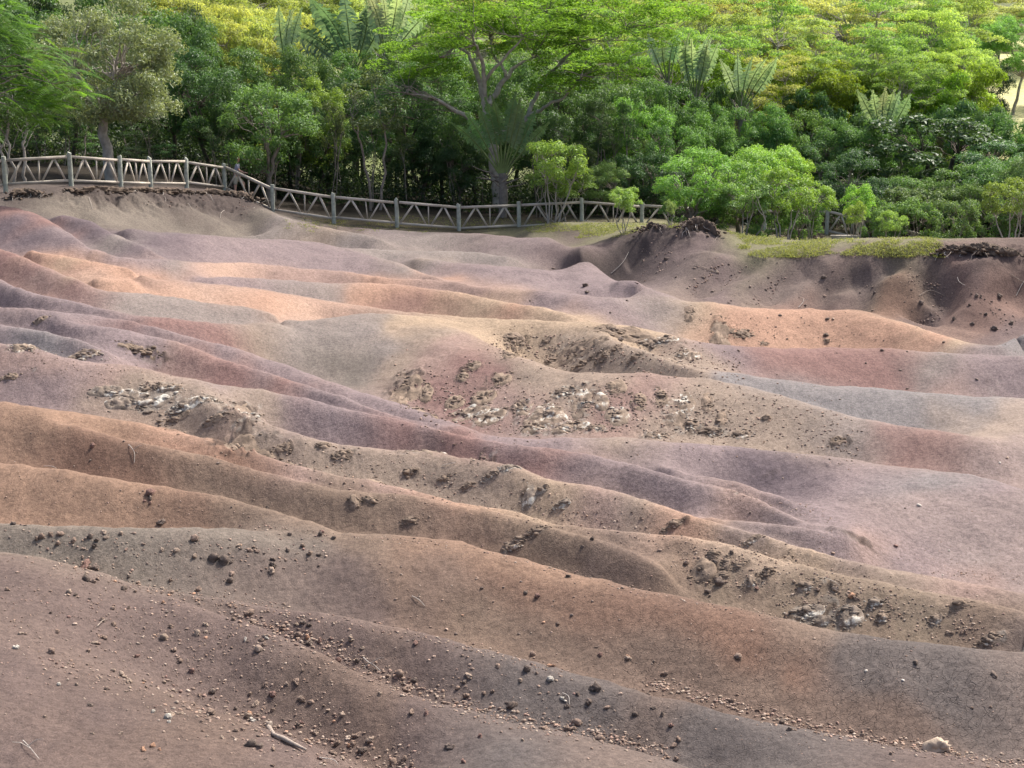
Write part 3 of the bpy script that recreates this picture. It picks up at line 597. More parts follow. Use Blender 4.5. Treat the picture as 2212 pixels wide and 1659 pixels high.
def limb(mb, p, q, r0, r1, sag=0, wob=.08, n=6, k=5, r=None):
    r = r or rng; p = np.array(p, float); q = np.array(q, float); t = np.linspace(0, 1, k+1)[:,None]; L = np.linalg.norm(q-p)
    P = p*(1-t)+q*t; w = r.normal(0, wob*L, (k+1, 3)); w[0] = 0; w[-1] = 0; P = P + w*.5; P[:,2] += sag*L*np.sin(np.pi*t[:,0])
    tube(mb, P, r0+(r1-r0)*t[:,0]**.8, n); return P
def tree_proto(seed, H=5, trunk=.12, cz=.62, rx=2.2, rz=1.7, clumps=34, cr=.62, nl=260, leaf=(.13,.055), flat=.8, up=.5, multi=1, bare=.25, layers=False, droop=0, inner=.5, twigs=0):
    r = np.random.default_rng(seed); tb, lb = MB(), MB(); C = []
    u = sph(clumps, r); 
    for k in range(clumps):
        d = u[k]*np.array([rx, rx, rz]); f = r.uniform(inner, 1)**.6; c = d*f + np.array([0, 0, H*cz])
        if c[2] < H*bare: c[2] = H*bare + r.uniform(0, .4)
        if layers == 2:
            q = r.integers(0, 5); c[:2] *= [.75, 1.0, 1.1, 1.0, .7][q]; c[2] = H*(.34+.155*q) + r.normal(0, .45) - .10*np.hypot(c[0], c[1])
        elif layers:
            q = r.integers(0, 4); c[2] = H*(.60+.13*q) + r.normal(0, .32) - .12*np.hypot(c[0], c[1])**1.5*.3
        C.append(c)
    C = np.array(C); bases = [np.array([r.normal(0, .12*(multi > 1)), r.normal(0, .12*(multi > 1)), -.3]) for _ in range(multi)]
    forks = []
    for b in bases:
        f = np.array([r.normal(0, .12*H*.5 + (.35 if multi > 1 else 0)), r.normal(0, .12*H*.5), H*(bare+.1)*r.uniform(.8, 1.1)])
        tr = trunk/np.sqrt(multi)*1.15
        P = limb(tb, b, f, tr*1.25, tr*.8, 0, .035, 7, 6, r); forks.append((f, tr*.75))
        tops = []
        for q in range(3 if multi == 1 else 2):
            an = r.uniform(0, 6.28); e = f + np.array([math.cos(an)*rx*.35, math.sin(an)*rx*.35, (H*cz-f[2])*r.uniform(.7, 1.1)])
            limb(tb, f, e, tr*.7, tr*.4, 0, .08, 6, 5, r); tops.append((e, tr*.4))
        forks += tops
    for k, c in enumerate(C):
        j = min(range(len(forks)), key=lambda q: np.linalg.norm(forks[q][0]-c)+(.8 if forks[q][0][2] > c[2] else 0)); f, fr = forks[j]
        limb(tb, f, c, max(fr*.5, .012), .008, 0.06, .10, 4, 5, r)
        for q in range(twigs):
            e = c + sph(1, r)[0]*cr*1.1; limb(tb, (f*.35+c*.65), e, .009, .004, 0, .1, 3, 3, r)
        s = cr*r.uniform(.65, 1.3); n = int(nl*(s/cr)**2); dd = sph(n, r); dd[:,2] = np.where(dd[:,2] < -.35, -dd[:,2]*.6, dd[:,2])
        pr = c + dd*np.array([s, s, s*flat])*(r.uniform(.35, 1, (n,1))**.5)*(1+.18*np.sin(dd[:,:1]*7+k)*np.cos(dd[:,1:2]*6))
        if droop: pr[:,2] -= droop*r.uniform(0, 1, n)**2
        leaves(lb, pr, dd*.7+np.array([0,0,up])+r.normal(0, .45, (n,3)), leaf[0], leaf[1], r)
    return tb, lb
def reg(name, bark, leafm, **k):
    tb, lb = tree_proto(**k); return (tb.mesh(name+'_trunk', bark, True), lb.mesh(name+'_crown', leafm), k.get('H', 5), k.get('rx', 2.2))
bush = [reg('bush', M_bark, M_leaf, seed=20+i, H=4.2, rx=1.9, rz=1.55, cz=.62, clumps=40, cr=.52, nl=330, leaf=(.12,.05), bare=.10, inner=.65) for i in range(4)]
dense = [reg('dense', M_barkdark, M_leaf, seed=40+i, H=6.5, rx=2.3, rz=2.5, cz=.62, clumps=46, cr=.66, nl=330, leaf=(.15,.06), bare=.22, inner=.6) for i in range(3)]
glossy = [reg('glossy', M_barkdark, M_broad, seed=60+i, H=4.6, rx=2.1, rz=1.9, cz=.60, clumps=44, cr=.5, nl=170, leaf=(.20,.075), bare=.12, up=.2, inner=.6) for i in range(2)]
umb = [reg('umbrella', M_pale, M_leafthin, seed=80+i, H=6.5, rx=3.6, rz=1.0, cz=.85, clumps=70, cr=.85, nl=300, leaf=(.18,.08), flat=.5, up=.8, bare=.4, layers=True, twigs=1) for i in range(4)]
umb2 = [reg('tiered', M_pale, M_leafthin, seed=180+i, H=9.5, rx=4.6, rz=1.0, cz=.8, clumps=120, cr=.85, nl=230, leaf=(.16,.07), flat=.30, up=.8, bare=.3, layers=2, twigs=1, trunk=.16) for i in range(4)]
low = [reg('low', M_bark, M_leaf, seed=220+i, H=2.0, rx=1.25, rz=.95, cz=.5, clumps=34, cr=.34, nl=230, leaf=(.10,.042), bare=.06, inner=.6, trunk=.05, multi=3, twigs=2) for i in range(3)]
shrub = [reg('shrub', M_pale, M_leaf, seed=100+i, H=2.3, rx=1.15, rz=.6, cz=.74, clumps=26, cr=.34, nl=200, leaf=(.10,.04), flat=.7, multi=4, bare=.35, trunk=.05, twigs=2) for i in range(4)]
thin = [reg('thin', M_bark, M_leaf, seed=120+i, H=4.5, rx=1.0, rz=1.1, cz=.78, clumps=14, cr=.4, nl=130, leaf=(.12,.05), bare=.55, trunk=.05, multi=2, twigs=1) for i in range(4)]
grey = [reg('grey', M_pale, M_broad, seed=140, H=7.6, rx=3.0, rz=3.0, cz=.60, clumps=105, cr=.62, nl=260, leaf=(.17,.05), bare=.34, up=.1, trunk=.20, droop=.25, inner=.45, twigs=3, flat=.8)]
def dist_ok(d): return d < 92
def zat(x, y): return gz(x, y) if y < 76 else float(hz(x, y))
def plant(proto, X, d, Ytop, wpx, color, name, label, cat, group, sink=.05, rz=None, Hlim=(1.0, 16), ybase=None):
    me_t, me_c, H0, rx0 = proto
    a = (X-PW/2)/FP*1.02; x = a*d; z = zat(x, d) - sink; m = am(X, Ytop)[1]; H = min(max(CAMZ+m*d - z, Hlim[0]), Hlim[1])
    sz = H/H0*.97; sx = wpx/2/FP*d/rx0*.9; sx = min(max(sx, sz*.5), sz*2.2)
    o = empty(name, (x, d, z), rnd.uniform(0, 6.28) if rz is None else rz); o.scale = (sx, sx, sz)
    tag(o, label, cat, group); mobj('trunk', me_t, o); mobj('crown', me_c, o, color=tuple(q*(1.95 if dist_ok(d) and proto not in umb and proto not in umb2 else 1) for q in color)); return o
def vary(c, v=.15):
    k = rnd.uniform(1-v, 1+v); return tuple(min(.6, max(.004, q*k*rnd.uniform(1-v*.5, 1+v*.5))) for q in c)
G_MID=(.065,.13,.035); G_DRK=(.035,.075,.028); G_BRI=(.12,.22,.035); G_YEL=(.24,.28,.035); G_LIM=(.17,.27,.04); G_GRY=(.10,.125,.065); G_GOLD=(.36,.33,.06); G_OLV=(.11,.14,.04)
# individually described trees and shrubs: (proto, X, distance, Ytop, width px, colour, name, label, category, group)
NT_ = [
 (grey[0], 262,65.5,-30,330,(.13,.16,.085),'broadleaf_tree','big grey-green tree with a pale leaning trunk behind the left part of the fence','tree',None),
 (bush[0], 590,69.5,170,210,(.075,.14,.045),'broadleaf_tree','round dark green tree leaning over the fence corner beside the walker','tree',None),
 (bush[1], 655,72,215,130,(.06,.115,.04),'broadleaf_tree','lower dark green tree to the right of the one over the fence corner','tree',None),
 (thin[0], 812,69,170,150,(.07,.10,.04),'slender_tree','slender pale-stemmed tree standing alone in front of the dark forest left of centre','tree',None),
 (shrub[0],1195,66.2,300,150,(.14,.22,.05),'shrub','tall light green shrub overhanging the fence right of the fan palm','shrub',None),
 (shrub[1],1215,67.6,362,170,(.12,.19,.05),'shrub','wide light green shrub growing through the fence bay at centre','shrub',None),
 (bush[2], 1300,70,350,110,(.12,.19,.07),'shrub','pale glossy shrub behind the fence beneath the dark forest','shrub',None),
 (bush[3], 1500,61.5,322,190,(.11,.22,.05),'shrub','bright green bush hiding the right end of the broken fence run','shrub','bright green bushes on the grassy bank'),
 (bush[1], 1590,63,312,190,(.12,.22,.05),'shrub','bright green rounded bush rising behind the pale many-stemmed shrub','shrub','bright green bushes on the grassy bank'),
 (bush[0], 1650,73,305,170,(.14,.25,.05),'shrub','domed bush with a sunlit yellow-green crown above the bank','shrub','bright green bushes on the grassy bank'),
 (bush[2], 1700,74,330,90,(.17,.27,.04),'shrub','narrow yellow-lit bush against the right side of the domed bush','shrub','bright green bushes on the grassy bank'),
 (shrub[2],1600,60.5,385,140,(.11,.19,.06),'shrub','wide shrub with pale bare stems fanning up from the grass','shrub',None),
 (shrub[3],1680,60.5,368,150,(.12,.20,.04),'shrub','olive-green shrub leaning right between the pale-stemmed shrub and the fence post','shrub',None),
 (shrub[0],1740,62,400,110,(.12,.20,.04),'shrub','small olive shrub just left of the standing fence post','shrub',None),
 (shrub[1],1840,62.5,398,85,(.13,.25,.05),'shrub','bright green upright shrub just right of the standing fence post','shrub',None),
 (shrub[2],1836,60,436,60,(.15,.22,.05),'shrub','little rounded shrub on a single thin dark stem in the grass','shrub',None),
 (shrub[3],1908,60.5,458,70,(.15,.24,.06),'shrub','small pale green shrub with a leaning stem beside the fallen fence rails','shrub',None),
 (shrub[0],2165,58,385,140,(.115,.165,.04),'shrub','yellow-green open shrub on the earth bank at the right edge','shrub',None),
 (shrub[1],1345,60.5,405,85,(.15,.24,.06),'shrub','wind-bent shrub leaning left from the tip of the root-topped mound','shrub',None),
 (shrub[2],1440,58.4,470,26,(.14,.20,.08),'shrub','tiny pale shrub on top of the root-topped mound','shrub',None),
 (bush[3], 1825,70.2,325,150,(.034,.072,.034),'shrub','round dark blue-green bush above the standing fence post','shrub',None),
 (bush[1], 1760,80,298,130,(.05,.105,.04),'shrub','dark domed bush between the sunlit dome and the round dark bush','shrub',None),
 (glossy[0],1990,79,245,330,(.04,.075,.03),'broadleaf_tree','large glossy dark tree with drooping leaves in the right middle','tree',None),
 (glossy[1],2000,70,395,140,(.07,.11,.04),'shrub','glossy-leaved shrub with white flecks behind the small shrubs at right','shrub',None),
 (glossy[0],1930,69,405,110,(.07,.11,.04),'shrub','dark glossy shrub directly behind the fallen fence rails','shrub',None),
 (dense[0],2140,75,300,190,(.05,.11,.05),'broadleaf_tree','leaning dark green tree whose crown climbs to the right edge','tree',None),
 (bush[2], 2200,68,330,130,(.07,.12,.05),'broadleaf_tree','dusty green bushy tree at the right edge behind the yellow-green shrub','tree',None),
 (bush[0], 2080,69,390,110,(.07,.12,.04),'shrub','dark green bush to the left of the yellow-green open shrub','shrub',None),
 (dense[1],700,73,165,150,(.11,.17,.035),'broadleaf_tree','yellow-green tree glowing between the darker crowns left of centre','tree',None),
 (dense[2],1370,75,205,150,(.09,.19,.04),'broadleaf_tree','tree with a bright right edge standing above the broken fence run','tree',None),
 (dense[0],1450,76,235,130,(.07,.15,.04),'broadleaf_tree','rounded mid green tree right of the bright-edged tree','tree',None),
]
for t in NT_: plant(t[0], t[1], t[2], t[3], t[4], t[5], t[6], t[7], t[8], t[9])
# forest masses behind: surveyed rows, each tree its own thing
LAND = [(262,150,'the big grey-green tree'),(590,250,'the fence-corner tree'),(640,90,'the narrow fan palm'),(770,40,'the tallest fan palm'),(1085,300,'the fan palm by the fence'),
        (1060,80,'the flat-topped tree'),(1490,130,'the sunny fan palm'),(1885,215,'the lone grey-green fan palm'),(1650,350,'the domed bush'),(1990,330,'the glossy dark tree'),(2180,200,'the pale clearing'),(812,300,'the slender pale-stemmed tree'),(1370,290,'the bright-edged tree'),(2165,450,'the yellow-green shrub')]
_lab = {}
ORD = ['', 'second ', 'third ', 'fourth ', 'fifth ', 'sixth ', 'seventh ', 'eighth ', 'ninth ', 'tenth ', 'eleventh ', 'twelfth ', 'thirteenth ', 'fourteenth ', 'fifteenth ', 'sixteenth ', 'seventeenth ', 'eighteenth ', 'nineteenth ', 'twentieth ']
def where(X, Y, land):
    lx, ly, ln = min(land, key=lambda l: ((l[0]-X)/1.6)**2+(l[1]-Y)**2); dx, dy = X-lx, Y-ly
    h = 'left' if dx < 0 else 'right'; v = 'above' if dy < 0 else 'below'; far = 'just ' if math.hypot(dx, dy) < 45 else ('well ' if math.hypot(dx, dy) > 170 else '')
    if abs(dx) > 2.2*abs(dy): return '%s%s of %s' % (far, h, ln)
    if abs(dy) > 2.2*abs(dx): return '%s%s %s' % (far, v, ln)
    return '%s%s %s of %s' % (far, v, h, ln)
def uniq(pre, loc):
    k = (pre, loc); n = _lab.get(k, 0); _lab[k] = n+1
    return ('%s%s %s' % (ORD[min(n, 19)], pre, loc)).strip()
rows = [
 # proto list, distance, [(X, Ytop, width)], colour, adjective
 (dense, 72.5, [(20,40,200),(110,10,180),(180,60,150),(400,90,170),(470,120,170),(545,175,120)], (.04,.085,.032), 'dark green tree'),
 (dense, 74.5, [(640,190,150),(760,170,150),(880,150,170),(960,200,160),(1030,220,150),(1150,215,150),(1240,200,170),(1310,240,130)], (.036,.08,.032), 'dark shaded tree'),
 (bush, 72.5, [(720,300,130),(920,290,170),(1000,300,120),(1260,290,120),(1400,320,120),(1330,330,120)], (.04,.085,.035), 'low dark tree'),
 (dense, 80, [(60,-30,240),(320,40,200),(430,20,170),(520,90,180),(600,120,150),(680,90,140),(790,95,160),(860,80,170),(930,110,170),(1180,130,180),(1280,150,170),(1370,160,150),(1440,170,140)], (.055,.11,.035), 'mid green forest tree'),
 (bush, 82, [(1510,215,130),(1580,225,130),(1650,250,120),(1720,240,130),(1530,260,120),(1640,215,110),(1790,255,120),(1860,262,130),(1930,245,120),(2130,235,140),(2200,262,110),(1480,225,120),(1700,285,120)], (.07,.145,.042), 'bushy green tree'),
 (dense, 84, [(860,110,150),(920,120,150),(985,125,160),(1050,118,150),(1110,122,150),(1170,120,150),(1240,135,150)], (.06,.12,.04), 'dark green backing tree'),
 (bush, 72.0, [(1925,375,130),(2050,350,170),(2130,340,170),(2210,330,150),(1990,400,130),(1560,350,150),(1640,360,150)], (.065,.125,.04), 'leafy green bush'),
 (dense, 90, [(880,95,170),(950,90,170),(1020,100,180),(1090,95,170),(1160,105,160)], (.07,.13,.04), 'green backing tree'),
 (dense, 92, [(-10,-50,230),(80,-60,230),(160,-45,220),(240,-55,230),(330,-30,220),(400,0,180)], (.05,.10,.035), 'tall dark backing tree'),
 (low, 62.5, [(1480,405,120),(1535,420,120),(1640,415,110),(1720,425,100)], (.085,.15,.045), 'low rounded shrub'),
 (low, 66, [(1880,425,110),(1960,430,120),(2040,420,120),(2110,415,120),(2190,430,120)], (.075,.135,.045), 'low rounded shrub'),
 (bush, 70.8, [(1455,400,110),(1540,395,120),(1620,400,120),(1710,405,120),(1770,420,80),(1850,430,100),(1960,440,110),(2040,430,110),(2120,430,110)], (.07,.13,.04), 'low leafy bush'),
 (glossy, 88, [(1730,190,140),(1800,205,150),(1560,180,130),(1880,222,140),(2030,215,150),(1450,150,150),(2100,228,130),(700,120,140),(420,70,150),(1250,120,140)], (.05,.095,.035), 'dark leafy tree'),
]
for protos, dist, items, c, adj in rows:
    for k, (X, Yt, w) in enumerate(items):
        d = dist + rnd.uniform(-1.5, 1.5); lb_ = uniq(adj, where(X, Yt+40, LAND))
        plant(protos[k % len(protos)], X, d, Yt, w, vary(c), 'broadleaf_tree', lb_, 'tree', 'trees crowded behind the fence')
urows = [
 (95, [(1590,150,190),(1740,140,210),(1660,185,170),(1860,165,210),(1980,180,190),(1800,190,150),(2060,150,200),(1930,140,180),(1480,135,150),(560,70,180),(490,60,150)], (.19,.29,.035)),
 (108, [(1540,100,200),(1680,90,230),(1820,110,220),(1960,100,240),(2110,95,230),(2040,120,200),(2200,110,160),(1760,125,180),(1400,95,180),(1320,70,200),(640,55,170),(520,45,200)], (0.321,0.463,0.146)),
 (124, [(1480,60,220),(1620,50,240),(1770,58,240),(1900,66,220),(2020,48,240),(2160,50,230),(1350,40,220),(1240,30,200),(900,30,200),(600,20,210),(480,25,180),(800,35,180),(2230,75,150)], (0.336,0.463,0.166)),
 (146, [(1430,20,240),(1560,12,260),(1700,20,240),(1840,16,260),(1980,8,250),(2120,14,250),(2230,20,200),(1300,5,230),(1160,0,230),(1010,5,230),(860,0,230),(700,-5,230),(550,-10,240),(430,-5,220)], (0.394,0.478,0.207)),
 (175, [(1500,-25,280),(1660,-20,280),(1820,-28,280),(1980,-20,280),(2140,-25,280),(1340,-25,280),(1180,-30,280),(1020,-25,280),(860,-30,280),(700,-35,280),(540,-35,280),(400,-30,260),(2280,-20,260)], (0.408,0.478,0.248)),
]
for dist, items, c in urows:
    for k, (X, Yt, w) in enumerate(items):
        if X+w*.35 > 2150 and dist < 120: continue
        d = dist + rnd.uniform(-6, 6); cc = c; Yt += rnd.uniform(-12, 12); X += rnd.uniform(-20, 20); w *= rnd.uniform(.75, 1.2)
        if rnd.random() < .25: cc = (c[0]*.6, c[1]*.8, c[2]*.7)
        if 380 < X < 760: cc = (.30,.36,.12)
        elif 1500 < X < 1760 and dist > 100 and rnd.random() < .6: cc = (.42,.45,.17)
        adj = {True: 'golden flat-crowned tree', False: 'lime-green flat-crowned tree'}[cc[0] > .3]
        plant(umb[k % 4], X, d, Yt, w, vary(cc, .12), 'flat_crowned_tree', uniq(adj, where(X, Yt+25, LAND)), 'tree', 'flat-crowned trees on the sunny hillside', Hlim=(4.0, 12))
for k, (X, Yt, w, d, c) in enumerate([(1560,60,300,97,0),(1700,30,330,100,1),(1850,70,320,95,0),(1990,20,260,102,1),(1780,110,260,92,0),(1640,115,250,91,2),(1930,125,250,91,0),(2010,110,200,94,1),(1430,40,300,98,0),(1320,10,280,99,0),(1500,0,320,106,1),(1620,-20,340,110,0),(1760,-15,330,112,2),(1900,-25,340,112,0),(2010,-20,260,114,1),(500,10,240,98,2),(620,5,240,104,2),(1180,20,260,100,0),(930,0,260,100,0)]):
    cc = [(.24,.40,.11),(.34,.48,.15),(.44,.48,.17)][c]; plant(umb2[k % 4], X, d, Yt, w, vary(cc, .12), 'tiered_tree', uniq(['lime-green tiered tree','pale lime tiered tree','yellow tiered tree'][c], where(X, Yt+40, LAND)), 'tree', 'feathery tiered trees at the foot of the hillside', Hlim=(5.0, 14))
for k, (X, Yt, w, d) in enumerate([(-90,-20,220,74),(-210,10,220,80),(-330,-10,240,86),(-450,0,260,92),(-160,-60,260,100),(-380,-60,280,110),(-60,-70,260,104),(2290,300,200,74),(2390,280,210,80),(2500,250,240,86),(2340,200,200,92),(2620,220,260,92),(2450,120,260,104),(2580,60,280,120)]):
    plant(dense[k % 3], X, d, Yt, w, vary((.05,.10,.035)), 'broadleaf_tree', uniq('tall green tree', 'beyond the left edge' if X < 0 else 'beyond the right edge'), 'tree', 'trees beyond the left edge' if X < 0 else 'trees beyond the right edge')
# dark round evergreen by the clearing
plant(dense[1], 2105, 112, 115, 90, (.03,.06,.03), 'broadleaf_tree', 'dark evergreen tree standing at the left edge of the pale clearing', 'tree', None)
plant(dense[0], 1990, 118, 30, 60, (.03,.06,.03), 'broadleaf_tree', 'small dark evergreen poking out among lime-green flat crowns', 'tree', None)
# thin bare saplings in the dark edge of the forest
for k in range(46):
    X = [rnd.uniform(0, 230), rnd.uniform(280, 560), rnd.uniform(600, 1060), rnd.uniform(1120, 1450), rnd.uniform(1700, 2212)][k % 5]; d = rnd.uniform(69.5, 73.5)
    Yt = rnd.uniform(200, 320) if X < 1450 else rnd.uniform(370, 420)
    plant(thin[k % 4], X, d, Yt, 60, vary((.05,.09,.035), .3), 'sapling', uniq('thin pale-stemmed sapling', where(X, Yt+60, LAND)), 'sapling', 'thin saplings along the forest edge')
# ------------------------------------------------------------------ THE FLAT-TOPPED TREE
def W3(X, Y, d):
    a, m = am(X, Y); return np.array([float(a)*d, d, CAMZ+float(m)*d])
D0 = 71.0; bx = W3(1078, 440, D0); base = np.array([bx[0], D0, zat(bx[0], D0)]); root = empty('flat_topped_tree', tuple(base))
tag(root, 'tall flat-topped tree with bare grey limbs spreading above the fan palm', 'tree')
tb, lb, tw = MB(), MB(), MB(); rr = np.random.default_rng(5)
def limbp(pts, r0, r1, mbx=tb, n=8):
    P = np.array([W3(x, y, D0+dd) for x, y, dd in pts]) - base; L = len(P)
    t = np.linspace(0, L-1, (L-1)*4+1); I, w = cub(L, len(t)); Q_ = sum(P[I[k]]*w[k][:,None] for k in range(4))
    Q_[1:-1] += rr.normal(0, .03, Q_[1:-1].shape); tube(mbx, Q_, np.linspace(r0, r1, len(t)), n); return Q_
limbp([(1078,446,0),(1072,390,0),(1066,320,0),(1056,250,0),(1050,215,0)], .26, .19)
ends = []
def L_(p, a, b): Q_ = limbp(p, a, b); ends.append((Q_[-1], b)); return Q_
L_([(1052,232,0),(1040,190,.2),(1030,160,.5),(1012,115,1),(985,98,1.5)], .16, .05)
L_([(1048,222,0),(1046,170,-.4),(1036,120,-1),(1026,96,-1.5)], .12, .05)
L_([(1046,175,0),(1070,145,-.5),(1100,115,-.8),(1130,80,-1)], .09, .035)
L_([(1056,225,0),(1075,195,.3),(1098,165,.6),(1120,140,1.2),(1160,120,1.8)], .15, .05)
L_([(1098,168,.5),(1080,140,.7),(1062,112,1),(1060,80,1.2)], .07, .03)
L_([(1062,300,0),(1100,275,.2),(1135,258,.4),(1150,225,.6),(1168,185,1),(1205,140,1.5),(1240,110,2)], .15, .04)
L_([(1140,252,.4),(1175,232,-.2),(1215,212,-.6),(1254,172,-1)], .09, .04)
L_([(1205,145,1.5),(1250,90,1.6),(1235,50,1.6)], .045, .02)
L_([(1215,100,1.5),(1290,80,1),(1350,60,1)], .04, .015)
L_([(1150,120,1.6),(1190,60,1),(1180,25,.6)], .05, .02)
Lq = L_([(1052,300,0),(1020,262,-.3),(985,240,-.6),(955,222,-1),(925,208,-1.2),(880,202,-1.4)], .12, .03)
for q in range(26):
    p = Lq[int(rr.uniform(.35, .95)*len(Lq))]; e = p + np.array([-rr.uniform(.5, 2.2), rr.normal(0, .6), rr.uniform(.0, .75)]); limb(tw, p, e, .022, .006, .04, .08, 4, 5, rr)
plates = [(985,75,320,1),(1090,62,300,-1),(1060,88,260,2),(1180,70,330,1),(950,112,230,-1),(1270,95,330,0),(1330,75,260,1),(1230,35,420,1),(1100,25,380,0),(1350,30,360,1.5),(1010,40,260,1.5),(1180,118,260,1.5),(1255,150,260,-1),(1270,172,200,.5),(900,140,180,.5),
          (1420,45,220,1),(1160,5,380,2),(1020,-15,300,-1),(1280,-10,360,0),(1210,190,140,-.6),(940,165,150,1)]
E = np.array([e[0] for e in ends])
for X, Y, w, dd in plates:
    c0 = W3(X, Y, D0+dd*1.3)-base; R0 = w/2/FP*D0; ns = int(10+R0*5)
    for q in range(ns):
        an = rr.uniform(0, 6.28); f = math.sqrt(rr.uniform(0, 1))*R0; c = c0 + np.array([math.cos(an)*f, math.sin(an)*f*.8, .12*R0*(1-(f/R0)**2)*2 + rr.normal(0, .10)]); s = rr.uniform(.3, .7)
        n = int(210*s); dv = sph(n, rr); pr = c + dv*np.array([s, s, s*.24]); leaves(lb, pr, np.array([0,0,1.3])+rr.normal(0, .45, (n,3)), .15, .065, rr)
        if q % 2 == 0:
            j = np.argmin(np.linalg.norm(E-c, axis=1)); st = E[j] if q % 4 == 0 else c0 - np.array([0,0,.25]); limb(tw, st, c-np.array([0,0,.08]), .018, .006, -.04, .05, 4, 4, rr)
    j = np.argmin(np.linalg.norm(E-c0, axis=1)); limb(tb, E[j], c0-np.array([0,0,.2]), .035, .018, -.05, .06, 5, 6, rr)
tb.build('trunk', M_pale, root, True); tw.build('twigs', M_bark, root, True); cr_ = lb.build('crown', M_leafthin, root); cr_.color = (.19,.35,.06,1)
# ------------------------------------------------------------------ FAN PALMS
def frond_mesh(L, W, n, r, torn=.8, droop=.25, pet=1.0):
    droop = droop*r.uniform(.6, 3.2); W = W*1.25
    """petiole + midrib along +Z bending over, blade torn into strips"""
    s_, b_ = MB(), MB(); k = 14; t = np.linspace(0, 1, k); tot = pet+L
    P = np.stack([np.zeros(k), -droop*tot*t**2.6*.6, tot*t*(1-.10*droop*t**2)], 1)
    tube(s_, P, np.interp(t, [0, .4, 1], [.055, .035, .008]), 5)
    for sd in (-1, 1):
        m_ = n
        for q in range(m_):
            t0 = pet/tot + (1-pet/tot)*(q/m_); t1 = pet/tot + (1-pet/tot)*((q+.93)/m_); tm = (q+.5)/m_
            w = W*.5*(np.sin(np.pi*min(tm*1.02+.10, .985))**.55); w *= r.uniform(.8, 1.05)
            p0 = np.array([np.interp(t0, t, P[:,c]) for c in range(3)]); p1 = np.array([np.interp(t1, t, P[:,c]) for c in range(3)])
            sag = r.uniform(0, torn)*w; lift = .25*w; fw = r.normal(0, .12*torn)*w; upw = r.uniform(.10, .30)*w
            a = p0; b = p1; mid0 = (p0 + [sd*w*.5, -lift*.2+fw, upw*.5]); mid1 = (p1 + [sd*w*.5, -lift*.2+fw, upw*.5])
            e0 = p0 + [sd*w, fw*2 + lift - sag*.5, upw - sag*.8]; e1 = p1 + [sd*w*.97, fw*2 + lift - sag*.5, upw - sag*.8]
            v = [a, b, mid1, mid0, e1, e0]
            b_.add(v, [[0,1,2,3],[3,2,4,5]])
    return s_, b_
def fan_palm(X, d, base_z, trunk_h, angs, L, W, pet, label, colr, tilt=0, yaw=0, seed=1, dead=True, group=None):
    r = np.random.default_rng(seed); a = (X-PW/2)/FP*1.02; x = a*d; rt = empty('fan_palm', (x, d, base_z), yaw); tag(rt, label, 'palm', group)
    tb = MB(); k = 12; t = np.linspace(0, 1, k); tube(tb, np.stack([0.06*np.sin(t*3), 0*t, -.3+(trunk_h+.3)*t], 1), .21-.03*t+.012*np.sin(t*60), 10)
    tb.build('trunk', M_palmtrunk, rt, True)
    for an in angs:
        s_, b_ = frond_mesh(L*r.uniform(.85, 1.1), W*r.uniform(.85, 1.1), 26, r, pet=pet*r.uniform(.9, 1.1)); A_ = R(an)
        for mbx, nm, mt, par in ((s_, 'frond', M_rib, rt), (b_, 'blade', M_frond, None)):
            v = np.concatenate(mbx.v); ca, sa = math.cos(A_), math.sin(A_); th = r.normal(0, .05) if par is not None else 0
            tw_ = r.uniform(-.6, .6) if par is not None else tw_
            ct, st_ = math.cos(tw_), math.sin(tw_); x0 = v[:,0]*ct - v[:,1]*st_; y0 = v[:,0]*st_ + v[:,1]*ct; z0 = v[:,2]+.05
            mbx.v = [np.stack([x0*ca + z0*sa, y0, -x0*sa + z0*ca + trunk_h-.2], 1)]; off = 0
            if par is not None: fr = mbx.build(nm, mt, rt, True)
            else: bl = mbx.build(nm, mt, fr, True); bl.color = (*vary(colr, .18), 1)
    if dead:
        db = MB()
        for q in range(16):
            an = R(r.uniform(-75, 75)); p = np.array([0, r.normal(0, .08), trunk_h-.5+r.uniform(-.3, .3)]); e = p + np.array([math.sin(an)*r.uniform(.7, 1.5), r.normal(0, .2), math.cos(an)*r.uniform(.3, 1.5)])
            limb(db, p, e, .05, .012, .0, .05, 4, 5, r)
        db.build('dead_stalks', M_bark, rt, True)
    return rt
M_palmtrunk = solid('palm_trunk', (.20,.18,.16), .9, .4, 5.0, .8, .03)
M_rib = solid('frond_rib', (.15,.20,.07), .5, .25, 3.0, .2, .005)
M_frond = leafmat('frond_blade', .3, .35, .5, .18, (1.05, 1.1, .9))
c_ = W3(1085, 440, 69.3)
fan_palm(1085, 69.3, zat(float(c_[0]), 69.3), 1.9, [-34,-25,-16,-8,-1,6,13,21,30,38], 2.1, .5, 1.4, 'fan palm with upright torn blades and a stout grey trunk just behind the fence', (.13,.23,.11), seed=3)
def fp(X, Ybase, d, angs, L, W, label, seed, colr=(.16,.24,.17), th=2.5, pet=1.2, yaw=0, group='fan palms rising out of the forest'):
    z = W3(X, Ybase, d)[2]-th; x = (X-PW/2)/FP*1.02*d; z0 = zat(x, d); th2 = max(th + (z - z0), 1.0); fan_palm(X, d, z0, th2, angs, L, W, pet, label, colr, seed=seed, dead=True, yaw=yaw, group=group)
fp(775, 150, 86, [-70,-54,-40,-28,-14,-4,12,22,34], 3.3, .9, 'tall fan palm with white-ribbed dark fronds at the top left of centre', 11, (.15,.24,.18))
fp(845, 130, 84, [-14,-6,3,11,22,34], 2.8, .7, 'fan palm with pale grey-green blades right of the tallest fan palm', 12, (.34,.44,.33))
fp(640, 155, 82, [-16,-8,1,9], 2.3, .6, 'narrow fan palm with closed upright fronds left of the tallest fan palm', 13, (.30,.42,.28), yaw=1.0)
